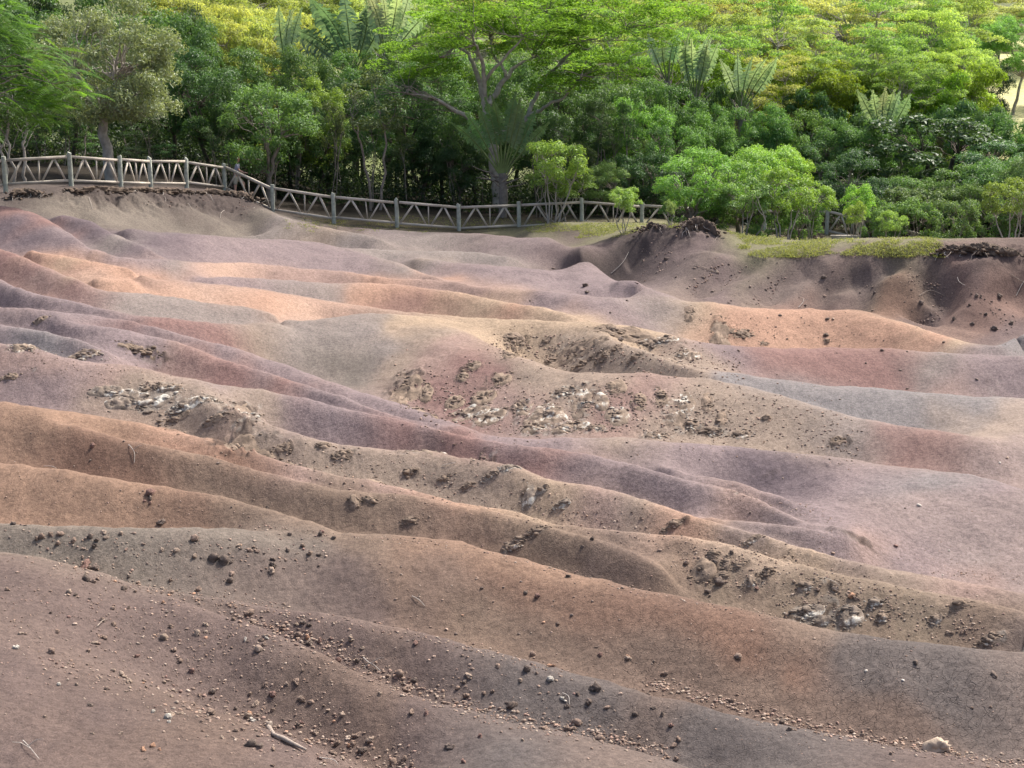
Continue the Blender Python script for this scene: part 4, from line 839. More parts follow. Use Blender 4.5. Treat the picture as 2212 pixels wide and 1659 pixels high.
fp(1490, 215, 86, [-22,-14,-8,-2,5,10,17], 2.4, .62, 'large fan palm with pale upright blades on the sunny side of the forest', 14, (.30,.42,.30))
fp(1430, 175, 87, [-25,-12,2,14], 1.7, .6, 'small fan palm with pale blades left of the large sunny fan palm', 15, (.20,.30,.22))
fp(1585, 235, 85, [-18,-8,2,12,24,38], 2.0, .55, 'fan palm with torn grey blades right of the large sunny fan palm', 16, (.28,.38,.28))
fp(1885, 300, 83, [-26,-16,-7,4,13,30], 1.9, .55, 'lone fan palm with broad grey-green blades above the large glossy dark tree', 17, (.26,.36,.24))
# ------------------------------------------------------------------ FEATHERY TREE, top left, nearer than the fence line
def feather(r, L=.72, pairs=15, PL=.17):
    b_ = MB(); t = np.linspace(.12, 1, pairs); P = np.stack([np.zeros(pairs), L*t, -.55*L*t**2], 1)
    tube(b_, np.array([[0,0,0],[0,L*.5,-.14*L],[0,L,-.55*L]]), [.006,.004,.002], 3)
    for sd in (-1, 1):
        for q in range(pairs):
            p = P[q]; l = PL*(math.sin(math.pi*min(t[q]*.9+.12, 1))**.6); e = p + np.array([sd*l, l*.35, -l*.35]); w = .018
            b_.add([p+[0,-w*.3,0], p+[0,w,0], e+[0,w*.7,0], e+[0,-w*.2,0]], [[0,1,2,3]])
    return b_
dF = 55.0; xF = (-95-PW/2)/FP*dF; zF = CAMZ+float(am(-95, 455)[1])*dF
rt = empty('feathery_tree', (xF, dF, zF)); tag(rt, 'bright green feathery-leaved tree reaching in at the top left corner', 'tree')
tb, lb, rf = MB(), MB(), np.random.default_rng(21); basef = np.array([xF, dF, zF])
def WF(X, Y, d): return W3(X, Y, d)-basef
tube(tb, np.array([[0,0,-.5],[.1,0,1.5],[.2,.1,3.0],[.1,0,4.5],[.3,0,7.5]]), [.22,.18,.16,.13,.05], 8)
fm = [feather(rf) for _ in range(3)]
clus = [(25,45,60),(55,90,70),(20,130,70),(90,130,70),(60,165,70),(130,165,60),(30,190,70),(85,200,70),(150,175,45),(165,205,40),(120,205,50),(60,230,60),(25,225,60),(80,255,50),(100,235,40),(-30,80,90),(-40,150,90),(-40,220,80),(15,20,50),(45,200,50),(110,150,60),(0,60,70),(-60,20,90)]
for X, Y, s in clus:
    c = WF(X, Y, dF+rf.uniform(-1, 1)); st = np.array([.15, 0, 4.0+rf.uniform(-.6, 1.2)]); limb(tb, st, c, .03, .010, .08, .05, 5, 7, rf)
    for q in range(int(s*.30)):
        v = np.concatenate(fm[q % 3].v); az = rf.uniform(-2.6, .9) if rf.random() < .75 else rf.uniform(0, 6.28); el = rf.uniform(-.3, .45); sc = rf.uniform(.8, 1.35)
        M_ = np.array(Matrix.Rotation(az, 3, 'Z') @ Matrix.Rotation(el, 3, 'X') @ Matrix.Rotation(rf.uniform(-.4, .4), 3, 'Y')); o_ = c + rf.normal(0, s/FP*dF*.33, 3)*[1, 1, .8]
        vv = v@M_.T*sc + o_; off = 0
        nf = 0
        for f, grp in ((fm[q % 3].f3, 3), (fm[q % 3].f4, 4)):
            if f:
                F_ = np.concatenate(f)
                if nf == 0: lb.add(vv, F_); basei = lb.n-len(vv); nf = 1
                else: (lb.f3 if grp == 3 else lb.f4).append(F_+basei)
tb.build('trunk', M_bark, rt, True); cr_ = lb.build('crown', M_leafthin, rt); cr_.color = (.125,.26,.045,1)
# pale bare trunks under the feathery tree
for k, (X, Yt, lean) in enumerate([(12,235,-8),(38,230,14),(60,255,-20),(78,250,10)]):
    d = 60.8; x = (X-PW/2)/FP*1.02*d; z = zat(x, d); r_ = np.random.default_rng(300+k); o = empty('slender_tree', (x, d, z)); tb = MB(); H = CAMZ+float(am(X, Yt)[1])*d - z
    P = limb(tb, (0,0,-.3), (lean/FP*d, .1, H), .075, .03, 0, .05, 6, 8, r_)
    for q in range(5): p = P[4+q % 4]; limb(tb, p, p+np.array([r_.normal(0, .5), r_.normal(0, .3), r_.uniform(.5, 1.2)]), .025, .008, 0, .1, 4, 5, r_)
    tb.build('trunk', M_pale, o, True); lb = MB(); c = P[-1] + r_.normal(0, .45, (700, 3))*[1, 1, .7]; leaves(lb, c, sph(700, r_)+[0,0,.5], .12, .05, r_); q_ = lb.build('crown', M_leaf, o); q_.color = (.07,.13,.04,1)
    tag(o, ['outermost bare pale trunk at the left edge behind the first fence bay', 'second pale trunk from the left edge, leaning right', 'third pale trunk from the left edge, leaning left behind the first fence bay', 'fourth pale trunk from the left edge, with a side fork'][k], 'tree', 'bare pale trunks at the left edge')
# undergrowth: shaded brush nobody could count
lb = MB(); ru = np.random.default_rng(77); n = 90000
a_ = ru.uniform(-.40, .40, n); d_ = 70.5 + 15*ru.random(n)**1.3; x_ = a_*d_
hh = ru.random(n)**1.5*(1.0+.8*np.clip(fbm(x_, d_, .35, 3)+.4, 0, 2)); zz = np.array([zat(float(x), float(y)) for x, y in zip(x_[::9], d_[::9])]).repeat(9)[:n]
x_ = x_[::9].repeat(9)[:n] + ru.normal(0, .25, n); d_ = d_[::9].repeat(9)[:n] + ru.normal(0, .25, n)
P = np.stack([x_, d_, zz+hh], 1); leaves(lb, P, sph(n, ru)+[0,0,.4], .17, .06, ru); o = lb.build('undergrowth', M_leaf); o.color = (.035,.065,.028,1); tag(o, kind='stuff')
# ------------------------------------------------------------------ FENCE
M_post = solid('fence_post_wood', (.34,.36,.31), .85, .3, 8.0, .6, .01)
M_rail = solid('fence_rail_wood', (.46,.415,.355), .85, .35, 1.6, .8, .015)
FP_ = [(-118,347,424,57.2),(8,341,416,58),(150,333,403,59),(258,339,405,60.8),(323,342,406,63.1),(401,345,406,65.3),(484,357,413,67.4),(588,402,459,66),(720,420,484,65.5),(857,432,491,65.5),(991,443,499,66),(1121,438,492,66.5),(1257,431,479,67),(1387,440,490,68),(1520,447,497,68.5),(1653,450,502,69),(1788,452,506,69),(1890,476,519,68.6),(1998,505,536,67.5)]
fr = empty('wooden_fence', (0, 64, 3.0)); tag(fr, 'weathered wooden truss fence running along the top of the dunes', 'fence')
off = np.array([0, 64, 3.0]); Ps = []
for X, yt, yb, d in FP_:
    T = W3(X, yt, d); T[2] = T[2]; g = zat(T[0], T[1]); Ps.append((T, g))
for k, (T, g) in enumerate(Ps):
    mb = MB(); r_ = np.random.default_rng(k+50); rad = .086; h = T[2]+.04
    tube(mb, np.array([[T[0], T[1], min(g, h-1.05)-.35], [T[0], T[1], (g+h)/2], [T[0]+r_.normal(0,.02), T[1], h-.02], [T[0]+r_.normal(0,.012), T[1], h+r_.uniform(.005,.035)]])-off, [rad*1.03, rad, rad*.98, rad*.88], 14)
    mb.build('fence_post', M_post, fr, True)
def lp(p, q, t): return p*(1-t)+q*t
for k in range(len(Ps)-1):
    A, B = Ps[k][0].copy(), Ps[k+1][0].copy(); u_ = unit((B-A)*[1,1,0]); A = A+u_*.09-off; B = B-u_*.09-off; up = np.array([0,0,1.0]); hA = .95; fwd = np.array([0,-.004,0])
    if k == 14: continue
    jt = np.random.default_rng(k+9).normal(0, 1, 8); tA, tB = A-up*(.10+.012*jt[0]), B-up*(.10+.012*jt[1]); bA, bB = A-up*(hA+.02*jt[2]), B-up*(hA+.02*jt[3])
    def bm(nm, p, q, w, h, mat=M_rail): mb = MB(); beam(mb, p, q, w, h); mb.build(nm, mat, fr)
    bm('top_rail', tA, tB, .09, .10); bm('bottom_rail', bA, bB, .08, .09)
    for (t0, t1, nm) in ((.04,.25,'brace'),(.46,.28,'brace'),(.52,.52,'upright'),(.58,.76,'brace'),(.96,.79,'brace')):
        if k >= 16 and nm == 'brace' and t0 == .04: pass
        jj = rnd.uniform(-.018, .018); p = lp(bA, bB, t0+jj)+up*.045; q = lp(tA, tB, t1+rnd.uniform(-.012, .012))-up*.05; bm(nm, p, q, .045, rnd.uniform(.062, .08))
# steps beside the fallen rails
for k, (X, Y, w) in enumerate([(1795,510,62),(1870,522,45),(1900,530,35)]):
    P = W3(X+w/2, Y, 67.0-.4*k); P[2] = max(P[2], zat(P[0], P[1])+.03); mb = MB(); L_h = w/FP*67/2; box(mb, (0,0,0), (L_h,0,0), (0,.12,0), (0,0,.035)); box(mb, (0,-.10,-.08), (L_h*.98,0,0), (0,.015,0), (0,0,.045))
    o = mb.build('timber_step', M_rail); o.location = P; tag(o, ['upper pale timber step below the standing fence post', 'middle pale timber step on the path down past the shrubs', 'lowest pale timber step on the path down past the shrubs'][k], 'step', 'timber steps by the fence')
# ------------------------------------------------------------------ CLODS, CRUST AND GRAVEL
def stone_mesh(seed, sub=2, rough=.35, flat=.7):
    import bmesh
    bm = bmesh.new(); bmesh.ops.create_icosphere(bm, subdivisions=sub, radius=1.0); r = np.random.default_rng(seed)
    v = np.array([x.co[:] for x in bm.verts]); f = np.array([[q.index for q in x.verts] for x in bm.faces]); bm.free()
    D_ = sph(9, r); k = 1 + 0*v[:,0]
    for q in range(9): k += rough*.5*np.clip(v@D_[q]-.55, 0, 1)*r.choice([-1.6, 1.4])
    k += rough*.35*fbm(v[:,0]*1.0+seed, v[:,1]+v[:,2]*1.7, 2.2, 3) + rough*.18*fbm(v[:,1]*2+seed, v[:,2]*2-v[:,0], 5.0, 2)
    v = v*k[:,None]*[1, r.uniform(.75, 1), flat]; return v, f
def rockmat(name, c, c2, sc=9.0, white=0):
    m, nt, b = newmat(name); v = texco(nt); n = noise(nt, v, sc, 6, .7); r = ramp(nt, n, [(.3, c2), (.62, c)]); cc = r.outputs[0]
    oi = nt.nodes.new('ShaderNodeObjectInfo'); cc = mixc(nt, 'MULTIPLY', 1.0, cc, oi.outputs['Color'])
    if white:
        n2 = noise(nt, v, sc*.55, 6, .75); w = ramp(nt, n2, [(.60-.2*white, (0,0,0)), (.66-.2*white, (1,1,1))]); cc = mixc(nt, 'MIX', w.outputs[0], cc, (.46,.44,.39))
    nt.links.new(cc, b.inputs['Base Color']); b.inputs['Roughness'].default_value = .95; b.inputs['Specular IOR Level'].default_value = .1; bump(nt, b, noise(nt, v, sc*3, 5, .7), .8, .02); return m
M_crust = rockmat('crust_dark', (.25,.19,.145), (.085,.066,.052), 5)
M_crustw = rockmat('crust_lichen', (.26,.21,.17), (.09,.075,.062), 6, .34)
M_crustl = rockmat('crust_flecked', (.26,.20,.155), (.085,.068,.055), 5, .2)
M_clod = rockmat('clod', (.9,.9,.9), (.45,.45,.45), 3.0)
SV = [stone_mesh(i, 2, .75, .8) for i in range(8)]; SV1 = [stone_mesh(40+i, 2, .6, .6) if i < 0 else stone_mesh(40+i, 2, .7, .65) for i in range(8)]; SV0 = [stone_mesh(70+i, 1, .6, .6) for i in range(6)]
def rotz(r_, tilt=.5):
    return np.array(Matrix.Rotation(r_.uniform(0, 6.28), 3, 'Z') @ Matrix.Rotation(r_.uniform(-tilt, tilt), 3, 'X') @ Matrix.Rotation(r_.uniform(-tilt, tilt), 3, 'Y'))
CN = []   # landmark names for the outcrops
for i, ((c, rx, ry, cy, ro, wh), (X, Y, hw, hh, _, _)) in enumerate(zip(CR_W, CRUST)):
    if rx < .05 or ro < .45: continue
    r_ = np.random.default_rng(900+i); A_ = rx*ry; n = int(min(60 + A_*190*ro, 1500)); mb = MB(); cxyz = np.array(c); sz = np.interp(rx, [.1, 1.5], [.035, .085])
    nr, na_ = (26, 60) if rx > .5 else (14, 32); rr_ = np.linspace(0, 1.3, nr)[:,None]; th_ = np.linspace(0, 2*np.pi, na_, endpoint=False)[None]
    gx = c[0]+rr_*np.cos(th_)*rx; gy = cy+rr_*np.sin(th_)*ry; gx = gx+(gy-cy)*c[0]/cy
    g0 = np.array([[gz(float(p), float(q)) for p, q in zip(u_, v_)] for u_, v_ in zip(gx, gy)])
    k_ = np.clip(1.15-rr_-.35*np.abs(fbm(gx, gy, 1.7, 2)), -.3, 1); g0 = g0 + .016 + sz*(.9*np.clip(fbm(gx, gy, 3.0, 3), -.5, 1)*np.clip(k_*2, 0, 1) + .5*fbm(gx, gy, 12, 2)*np.clip(k_*2, 0, 1)) - .10*(1-np.clip(k_*3, 0, 1))
    I_ = (np.arange(nr-1)[:,None]*na_+np.arange(na_)[None]).ravel(); J_ = (np.arange(nr-1)[:,None]*na_+(np.arange(na_)[None]+1) % na_).ravel(); mb.add(np.stack([gx, gy, g0], -1).reshape(-1,3)-cxyz, np.stack([I_, I_+na_, J_+na_, J_], -1))
    n = int(n*1.5); slant = r_.uniform(-.25, .05)
    for q in range(n):
        an = r_.uniform(0, 6.28); f = abs(r_.normal(0, .55)); px = c[0] + math.cos(an)*f*rx; py = cy + math.sin(an)*f*ry
        if f > 1.5: continue
        px += (py-cy)*c[0]/cy
        if n > 150 and fbm(np.array(px), np.array(py), 2.2, 3) < -.45+.5*f: continue
        s = sz*(r_.uniform(.25, .85)+(.6 if r_.random() < .10 else 0))*(1.15-.5*f); V_, F_ = SV0[q % 6] if s < .05 else SV1[q % 8]
        M_ = np.array(Matrix.Rotation(slant+r_.normal(0, .3), 3, 'Z') @ Matrix.Rotation(r_.uniform(-.4, .4), 3, 'X') @ Matrix.Rotation(r_.uniform(-.25, .25), 3, 'Y'))
        pz = gz(px, py); v = (V_*[r_.uniform(.9, 1.9), 1.0, r_.uniform(.6, 1.0)])@M_.T*s + [px, py, pz+s*.10]; mb.add(v-cxyz, F_)
    if mb.n == 0: continue
    o = mb.build('rock_crust', M_crustw if wh >= .55 else (M_crustl if wh >= .2 else M_crust)); o.location = c
    o.color = (1, 1, 1, 1); CN.append((X, Y, hw, wh, o))
LM = [(300,757,'the lone purple-dune crust mound'),(260,850,'the largest white patch'),(545,955,'the crust below the white patch'),(900,850,'the crusts of the rosy mound'),(1215,905,'the white-streaked cliff'),(1530,880,'the vertical crust strip'),
      (1250,760,'the biggest dark hump'),(1600,722,'the far orange-dune crusts'),(1110,1180,'the brown-slope crusts'),(1142,1080,'the upright tan-ridge crust'),(1838,1336,'the bright white outcrop'),(2203,1375,'the right-edge boulder'),(1520,1235,'the crusts by the hollow'),(2025,1620,'the pale sandy boulder'),
      (345,1130,'the square ridge-line clod'),(470,1210,'the row of dark clods'),(860,1460,'the foreground gravel line'),(1265,1500,'the three big dark clods'),(970,1615,'the bottom black clod'),(600,1590,'the bent dry log'),(60,1622,'the dry stalk'),(2150,555,'the right turf overhang'),(1460,500,'the root-topped mound'),(885,1022,'the round tan-ridge crust'),(1480,690,'the far-dune crust column')]
for X, Y, hw, wh, o in CN:
    adj = ('white-crusted ' if wh >= .8 else 'white-flecked ' if wh >= .2 else 'dark ') + ('rock crust' if hw > 45 else 'rock patch' if hw > 20 else 'rock knob')
    near_ = [l for l in LM if math.hypot(l[0]-X, l[1]-Y) > 25]
    tag(o, uniq(adj, where(X, Y, near_)), 'rock', 'crusted rock outcrops on the dunes')
# ---- clods: surveyed ones first
DKC, BRC, TNC, PKC, WHC = (.21,.165,.14), (.34,.25,.20), (.44,.34,.27), (.40,.28,.23), (.62,.57,.50)
CL = """348,1130,9,D 28,1133,8,D 55,1136,7,D 183,1225,14,R 205,1230,9,D 150,1280,10,T 163,1285,7,D 495,1256,9,D 465,1208,12,D 480,1213,11,D 452,1206,8,D 500,1215,6,D 1003,1475,10,D 1247,1500,11,D 1285,1488,13,D 1273,1517,12,D 1105,1528,12,D 1095,1520,8,D 970,1615,12,D 1037,1592,11,R 1000,1648,11,R
1460,1640,9,B 1595,1422,8,B 1700,1330,7,T 1356,1422,9,T 1296,1415,8,R 1412,1431,8,D 1434,1456,8,B 1977,1432,7,D 2148,1460,9,D 2100,1530,7,B 1290,1398,6,B 1040,1271,9,D 1136,1281,7,D 1161,1289,6,R 1066,1300,5,B 1125,1257,5,D 1228,1246,6,D 1030,1250,6,B 1088,1270,5,D
325,1068,9,R 325,1078,8,D 324,1087,8,R 312,1083,6,R 195,995,6,D 200,965,8,R 268,954,6,D 470,1001,6,D 577,1098,8,D 500,1096,5,D 695,1150,7,R 692,1155,9,D 720,1163,7,D 625,1155,7,D 622,1190,8,D 690,1200,7,D 590,1208,9,D 590,1222,8,D 587,1235,10,T 538,1190,7,B 520,1186,6,D 570,1196,6,D
500,1240,7,B 380,1192,6,T 420,1203,7,T 350,1190,6,T 125,1175,8,B 195,1160,10,D 210,1167,8,D 205,1180,7,D 160,1165,6,B 225,1151,8,T 262,1154,7,T 110,1155,8,B 130,1155,7,B 90,1160,6,B 430,1275,7,B 300,1260,8,B 278,1247,6,D 245,1315,7,B 350,1273,7,T 370,1280,6,B
655,1345,11,D 640,1350,9,T 668,1352,9,D 690,1385,8,R 670,1385,10,B 645,1372,9,B 612,1355,7,B 530,1382,7,W 577,1380,6,W 545,1345,8,B 560,1405,9,T 500,1400,7,B 425,1370,9,T 445,1350,7,T 370,1355,6,B 355,1380,9,T 375,1405,7,B 390,1430,9,B 245,1350,8,B 220,1340,7,B 110,1410,9,B 205,1390,8,T 190,1408,7,B 35,1400,9,W 45,1370,9,T 55,1370,8,B
128,1480,7,W 165,1480,7,T 270,1465,11,T 280,1475,11,T 262,1460,9,T 228,1490,6,D 315,1485,6,B 245,1450,6,T 195,1525,7,D 97,1550,6,T 200,1585,6,T 260,1585,6,T 330,1538,7,W 372,1545,9,T 390,1542,9,T 360,1552,8,W 365,1560,7,W 535,1550,13,T 545,1556,9,W 480,1595,8,T 545,1610,13,D 560,1615,12,D 590,1620,9,B
510,1580,7,B 620,1480,8,T 640,1475,10,B 655,1450,8,B 572,1480,8,B 540,1500,6,B 650,1510,7,T 670,1520,10,B 655,1515,8,B 700,1525,7,B 710,1535,8,T 740,1545,7,T 890,1540,10,B 920,1543,8,R 865,1460,14,B 880,1490,12,B 895,1470,10,D 840,1462,9,B 810,1450,10,D 770,1430,8,D 640,1545,6,B 820,1500,7,T 1010,1505,8,B
315,1640,8,T 310,1620,8,O 330,1612,8,O 345,1620,7,O 455,1640,6,B 402,1600,6,B 590,1655,8,B 690,1640,10,R 700,1650,10,B 720,1630,11,B 740,1640,9,T 850,1650,12,B 870,1645,11,B 890,1655,10,B 770,1590,10,B 800,1600,11,T 760,1610,9,B 780,1625,10,D
1355,1420,7,O 1205,1348,7,B 1280,1300,6,B 1240,1290,5,B 1345,1270,6,B 1235,1330,6,D 1175,1345,6,O 1000,1330,5,O 905,1290,6,T 855,1295,6,B 930,1355,5,B 985,1370,6,D 965,1360,6,B 1120,1370,6,D 1190,1470,8,W 1140,1448,8,D 1160,1455,7,B 1150,1415,8,B 1075,1440,7,B 1190,1440,9,O
1065,1495,8,B 1020,1445,6,B 1020,1427,5,D 1010,1420,6,B 1165,1500,6,B 1215,1510,10,W 1222,1515,6,W 1310,1530,7,B 1370,1545,7,D 1400,1500,7,D 1340,1500,6,B 1410,1530,7,D 1430,1545,7,D 1465,1600,9,B 1380,1610,9,B 1270,1640,6,B 1130,1600,8,T 1175,1575,10,B 1225,1578,11,B 1240,1576,10,B 1295,1600,9,B
1580,1515,7,B 1640,1535,8,B 1690,1560,8,D 1705,1578,8,D 1750,1572,9,B 1840,1582,9,B 1860,1588,9,T 1925,1630,7,B 1930,1645,6,B 1780,1600,6,T 1950,1470,6,W 1920,1378,5,T 1870,1450,6,W 1760,1380,5,T 2140,1528,7,B 2365,1610,6,W 1625,1362,5,T 1510,1205,6,B 1545,1215,8,D 1555,1260,10,D 1530,1280,7,D 1580,1195,8,D
745,1045,8,B 715,1045,6,B 975,1045,6,D 885,1023,9,D 1258,1183,7,D 1280,1165,8,D 1425,1190,6,B 1385,1120,6,D 1365,1107,5,D 1385,1122,5,B 1455,1140,6,D 1620,1108,5,D 1800,1195,6,B 1935,1180,6,R 1985,1092,6,W 1955,1098,4,D 2050,1190,5,W 2100,1105,4,B 2160,1000,5,W 2175,990,5,T
1265,618,8,D 1268,632,7,D 1195,580,5,D 1145,650,4,D 1318,676,5,D 1355,650,5,D 1685,682,6,D 1785,690,7,D 1800,690,5,T 1785,725,7,D 1905,758,6,D 1960,760,5,D 1870,785,5,D 1945,800,5,D 1960,840,5,D 2110,820,5,D 1340,735,8,D 1410,750,9,D 1575,655,5,D 1780,600,8,D 1890,635,9,D 1885,620,7,D 1990,655,9,D
1740,660,6,D 1885,672,6,D 1780,640,6,B 1620,620,6,D 1580,650,5,D 1660,600,5,D 2100,700,8,D 2150,712,8,D 2185,700,8,D 2130,680,7,D 2060,690,7,D 2040,740,6,D 2095,660,7,D 2160,640,7,D 2110,640,7,D 1500,580,6,D 1480,560,5,D 1520,600,6,D 1540,630,6,D 1440,560,7,D 1420,590,6,D 1460,600,5,D
327,1300,6,T 169,1290,5,B 495,1374,5,D 325,1253,6,D 277,1314,9,B 193,1227,8,B 268,1274,8,D 148,1286,6,B 426,1295,6,B 365,1286,5,O 572,1394,7,B 248,1256,6,O 328,1328,6,B 746,1425,6,D 650,1373,6,B 367,1296,5,D 643,1380,6,B 782,1402,8,T 361,1323,6,D 430,1302,5,B 194,1294,6,D 533,1353,6,T 200,1256,9,B 544,1342,6,T 210,1252,7,B 485,1356,5,B 445,1378,6,O 292,1279,8,B 653,1401,6,T 731,1429,8,R 760,1382,9,T 504,1340,8,B 370,1255,9,B 667,1391,9,D 373,1322,6,B 187,1238,6,T 715,1380,7,R 756,1426,6,T 565,1384,7,B 537,1327,9,B 666,1379,8,O 188,1253,7,D 574,1375,8,T 354,1303,8,O 419,1283,6,O 730,1607,8,B 553,1579,7,T 652,1563,7,R 389,1506,6,B 654,1624,6,T 682,1585,8,T 565,1533,5,B 532,1564,6,T 644,1568,7,D 755,1611,8,O 526,1577,9,B 417,1522,8,B 487,1528,6,T 364,1470,6,B 495,1543,5,T 723,1543,6,B 593,1570,5,T 396,1526,6,D 721,1559,6,O 662,1599,6,O 742,1621,6,D 537,1543,8,O 651,1569,7,T 457,1543,9,B 619,1581,6,O 478,1505,5,B 773,1615,5,B 510,1532,9,D 359,1539,6,T 787,1622,9,D 359,1462,6,R 588,1536,8,B 413,1451,8,R 102,1303,5,R 108,1325,7,D 509,1597,7,T 161,1349,6,T 110,1278,6,B 308,1476,6,O 588,1501,9,R 210,1449,6,T 296,1418,9,R 380,1494,6,D 442,1547,5,B 552,1523,9,T 319,1458,6,T 123,1367,8,B 17,1275,8,B 448,1592,8,T 44,1357,5,T 148,1333,6,R 371,1505,7,T 460,1497,9,D 468,1490,6,B 37,1237,6,B 435,1561,7,B 453,1560,5,T 224,1378,9,B 354,1581,6,T 519,1178,6,O 548,1182,8,B 167,1182,5,B 229,1163,9,T 515,1179,9,T 550,1169,6,T 423,1167,8,B 704,1202,5,T 652,1165,5,D 496,1166,5,B 554,1191,7,B 290,1153,5,B 159,1171,8,B 654,1180,8,T 669,1196,8,B 82,1165,9,B 656,1188,6,R 185,1164,6,B 898,1390,9,R 1017,1493,5,T 1207,1500,6,B 1240,1499,5,R 1164,1483,5,B 1006,1484,6,B 989,1487,8,B 1045,1498,8,B 1125,1470,7,T 937,1419,6,B 1248,1563,8,B 1455,1612,8,B 1225,1528,7,D 1013,1461,9,T 1429,1610,5,B 1235,1469,5,B 1173,1513,5,D 1014,1437,6,B 1328,1536,5,T 1450,1569,8,R 925,1427,6,B 1184,1497,5,B 1766,1274,8,B 1804,1275,8,T 1833,1279,5,B 1522,1226,6,B 2086,1365,7,B 2051,1369,9,T 1839,1288,8,O 2070,1358,6,B 1903,1308,6,B 2019,1343,6,B 1887,1316,6,T 1847,1293,9,B 1634,1272,7,R 1622,1246,6,T 1715,1257,7,T 1747,1281,5,B 2077,1366,9,B 1483,1217,8,B 1808,1272,9,T 1748,1269,6,T"""
cmap = dict(D=(DKC,'dark brown'), R=((.30,.19,.16),'reddish dark'), B=(BRC,'brown'), T=(TNC,'tan'), O=((.56,.34,.23),'orange'), W=(WHC,'whitish'))
CMS = []
for i, (V_, F_) in enumerate([stone_mesh(200+i, 3, 1.15, .85) for i in range(7)]):
    mb = MB(); mb.add(V_, F_); CMS.append(mb.mesh('clod', M_clod, False))
seen = []; 
def zone(Y, X):
    return None
def put_clod(X, Y, s, key, near=None):
    c, cn = cmap[key]; w = pick(X, Y); 
    if w[1] > 66: return
    s = s*.56/FP*w[1]*rnd.uniform(.7, 1.3); r_ = rnd; o = bpy.data.objects.new('soil_clod', CMS[r_.randrange(7)]); link(o); o.location = (w[0], w[1], w[2]+s*.22); o.rotation_euler = (r_.uniform(-.5,.5), r_.uniform(-.5,.5), r_.uniform(0, 6.28))
    k = r_.uniform(.8, 1.2); o.scale = (s*r_.uniform(.9, 1.35), s*r_.uniform(.85, 1.1), s*r_.uniform(.85, 1.2)); o.color = (*[min(.9, q*k) for q in c], 1)
    size = 'large ' if s > .085 else 'small ' if s < .045 else ''
    tag(o, uniq(size + cn + ' clod', where(X, Y, LM)), 'clod', 'loose clods on the dunes')
CLL = []
for e in CL.split():
    X, Y, s, k = e.split(','); X, Y, s = float(X), float(Y), float(s)
    if X < 2212 and Y < 1659: CLL.append((s*1.22 if Y > 1150 else s*1.15, X, Y, k))
CLL.sort(key=lambda q: -q[0])
for s, X, Y, k in CLL[:295]: put_clod(X, Y, s, k)
# pale boulder in the gravel line
w = pick(2030, 1622); V_, F_ = stone_mesh(501, 3, 1.2, .85); mb = MB(); mb.add(V_*[.13,.10,.11], F_); o = mb.build('boulder', M_clod); o.location = (w[0], w[1], w[2]+.03); o.color = (.60,.48,.37,1); tag(o, 'pale sandy boulder sitting in the gravel line near the bottom right corner', 'boulder')
# gravel: nobody could count it
rg_ = np.random.default_rng(5); GS = []
def scat(poly, w, n, s0, s1, cols):
    P, t, L = densify(poly, 3); k = rg_.integers(0, len(P), n); wv = np.interp(P[k,0], [p[0] for p in poly], [p[0]*0+ (p[2] if len(p) > 2 else w) for p in poly]) if len(poly[0]) > 2 else w
    X = P[k,0]+rg_.normal(0, 10, n); Y = P[k,1]+rg_.normal(0, 1, n)*wv
    for x, y in zip(X, Y):
        if -60 < x < 2270 and 430 < y < 1750: GS.append((x, y, s0*.8+(s1*1.15-s0*.8)*rg_.random()**2.4, cols[rg_.integers(len(cols))]))
c1 = [(.36,.28,.22), (.32,.22,.18), BRC, BRC, (.36,.25,.19), (.28,.21,.17), (.46,.37,.30)]; c2 = [DKC, BRC, (.28,.20,.17)]
scat([(120,1215),(240,1250),(380,1285),(540,1310),(700,1340),(860,1368),(1010,1400),(1120,1425),(1230,1455)], 8, 750, 1.5, 5, c1)
scat([(500,1330),(620,1370),(720,1400),(800,1450),(900,1490),(1000,1525),(1100,1550),(1200,1575),(1330,1595),(1450,1630)], 11, 1500, 1.8, 6.5, c1)
scat([(1400,1478),(1500,1500),(1620,1535),(1730,1568),(1850,1590),(1980,1615),(2100,1640),(2212,1655)], 8, 1300, 1.8, 6.5, c1)
scat([(350,1500),(450,1535),(560,1575),(680,1600),(800,1630),(900,1655)], 22, 700, 1.8, 7, c1)
scat([(100,1430),(230,1465),(330,1500)], 16, 160, 1.8, 6, c1)
scat([(560,1140),(700,1155),(850,1165),(1000,1180),(1120,1210),(1250,1243),(1400,1280),(1550,1310),(1700,1335)], 4, 420, 1.2, 4, c1)
scat([(200,1345),(500,1390),(760,1430)], 55, 700, 1.3, 5, c1); scat([(0,1260),(300,1330),(500,1360)], 40, 350, 1.2, 4.5, c1)
scat([(0,1160),(300,1190),(700,1200)], 22, 420, 1.2, 4.5, c1+c2); scat([(0,1400),(500,1560),(900,1650)], 60, 700, 1.2, 4.2, c1+c2)
scat([(800,1250),(1300,1400),(2000,1560)], 90, 500, 1.0, 3.6, c1+c2); scat([(600,1400),(1200,1560),(1800,1640)], 40, 450, 1.0, 3.6, c1+c2)
scat([(0,1040),(600,1120)], 34, 260, 1.0, 3.2, c1+c2); scat([(0,920),(600,1040),(1200,1150)], 25, 300, 1.0, 3, c1+c2)
scat([(600,990),(1000,1060),(1500,1170),(2100,1340)], 24, 1800, 1.0, 4, c1+c2+c2); scat([(0,1300),(500,1420),(1000,1600)], 80, 1500, .9, 3.4, c1+c2); scat([(1450,1200),(1700,1290),(2150,1370)], 26, 900, 1.0, 4.4, c1+c2); scat([(1200,1300),(1700,1450),(2212,1560)], 60, 600, .9, 3, c1+c2); scat([(0,760),(250,800),(500,880)], 16, 380, .9, 3, c1+c2)
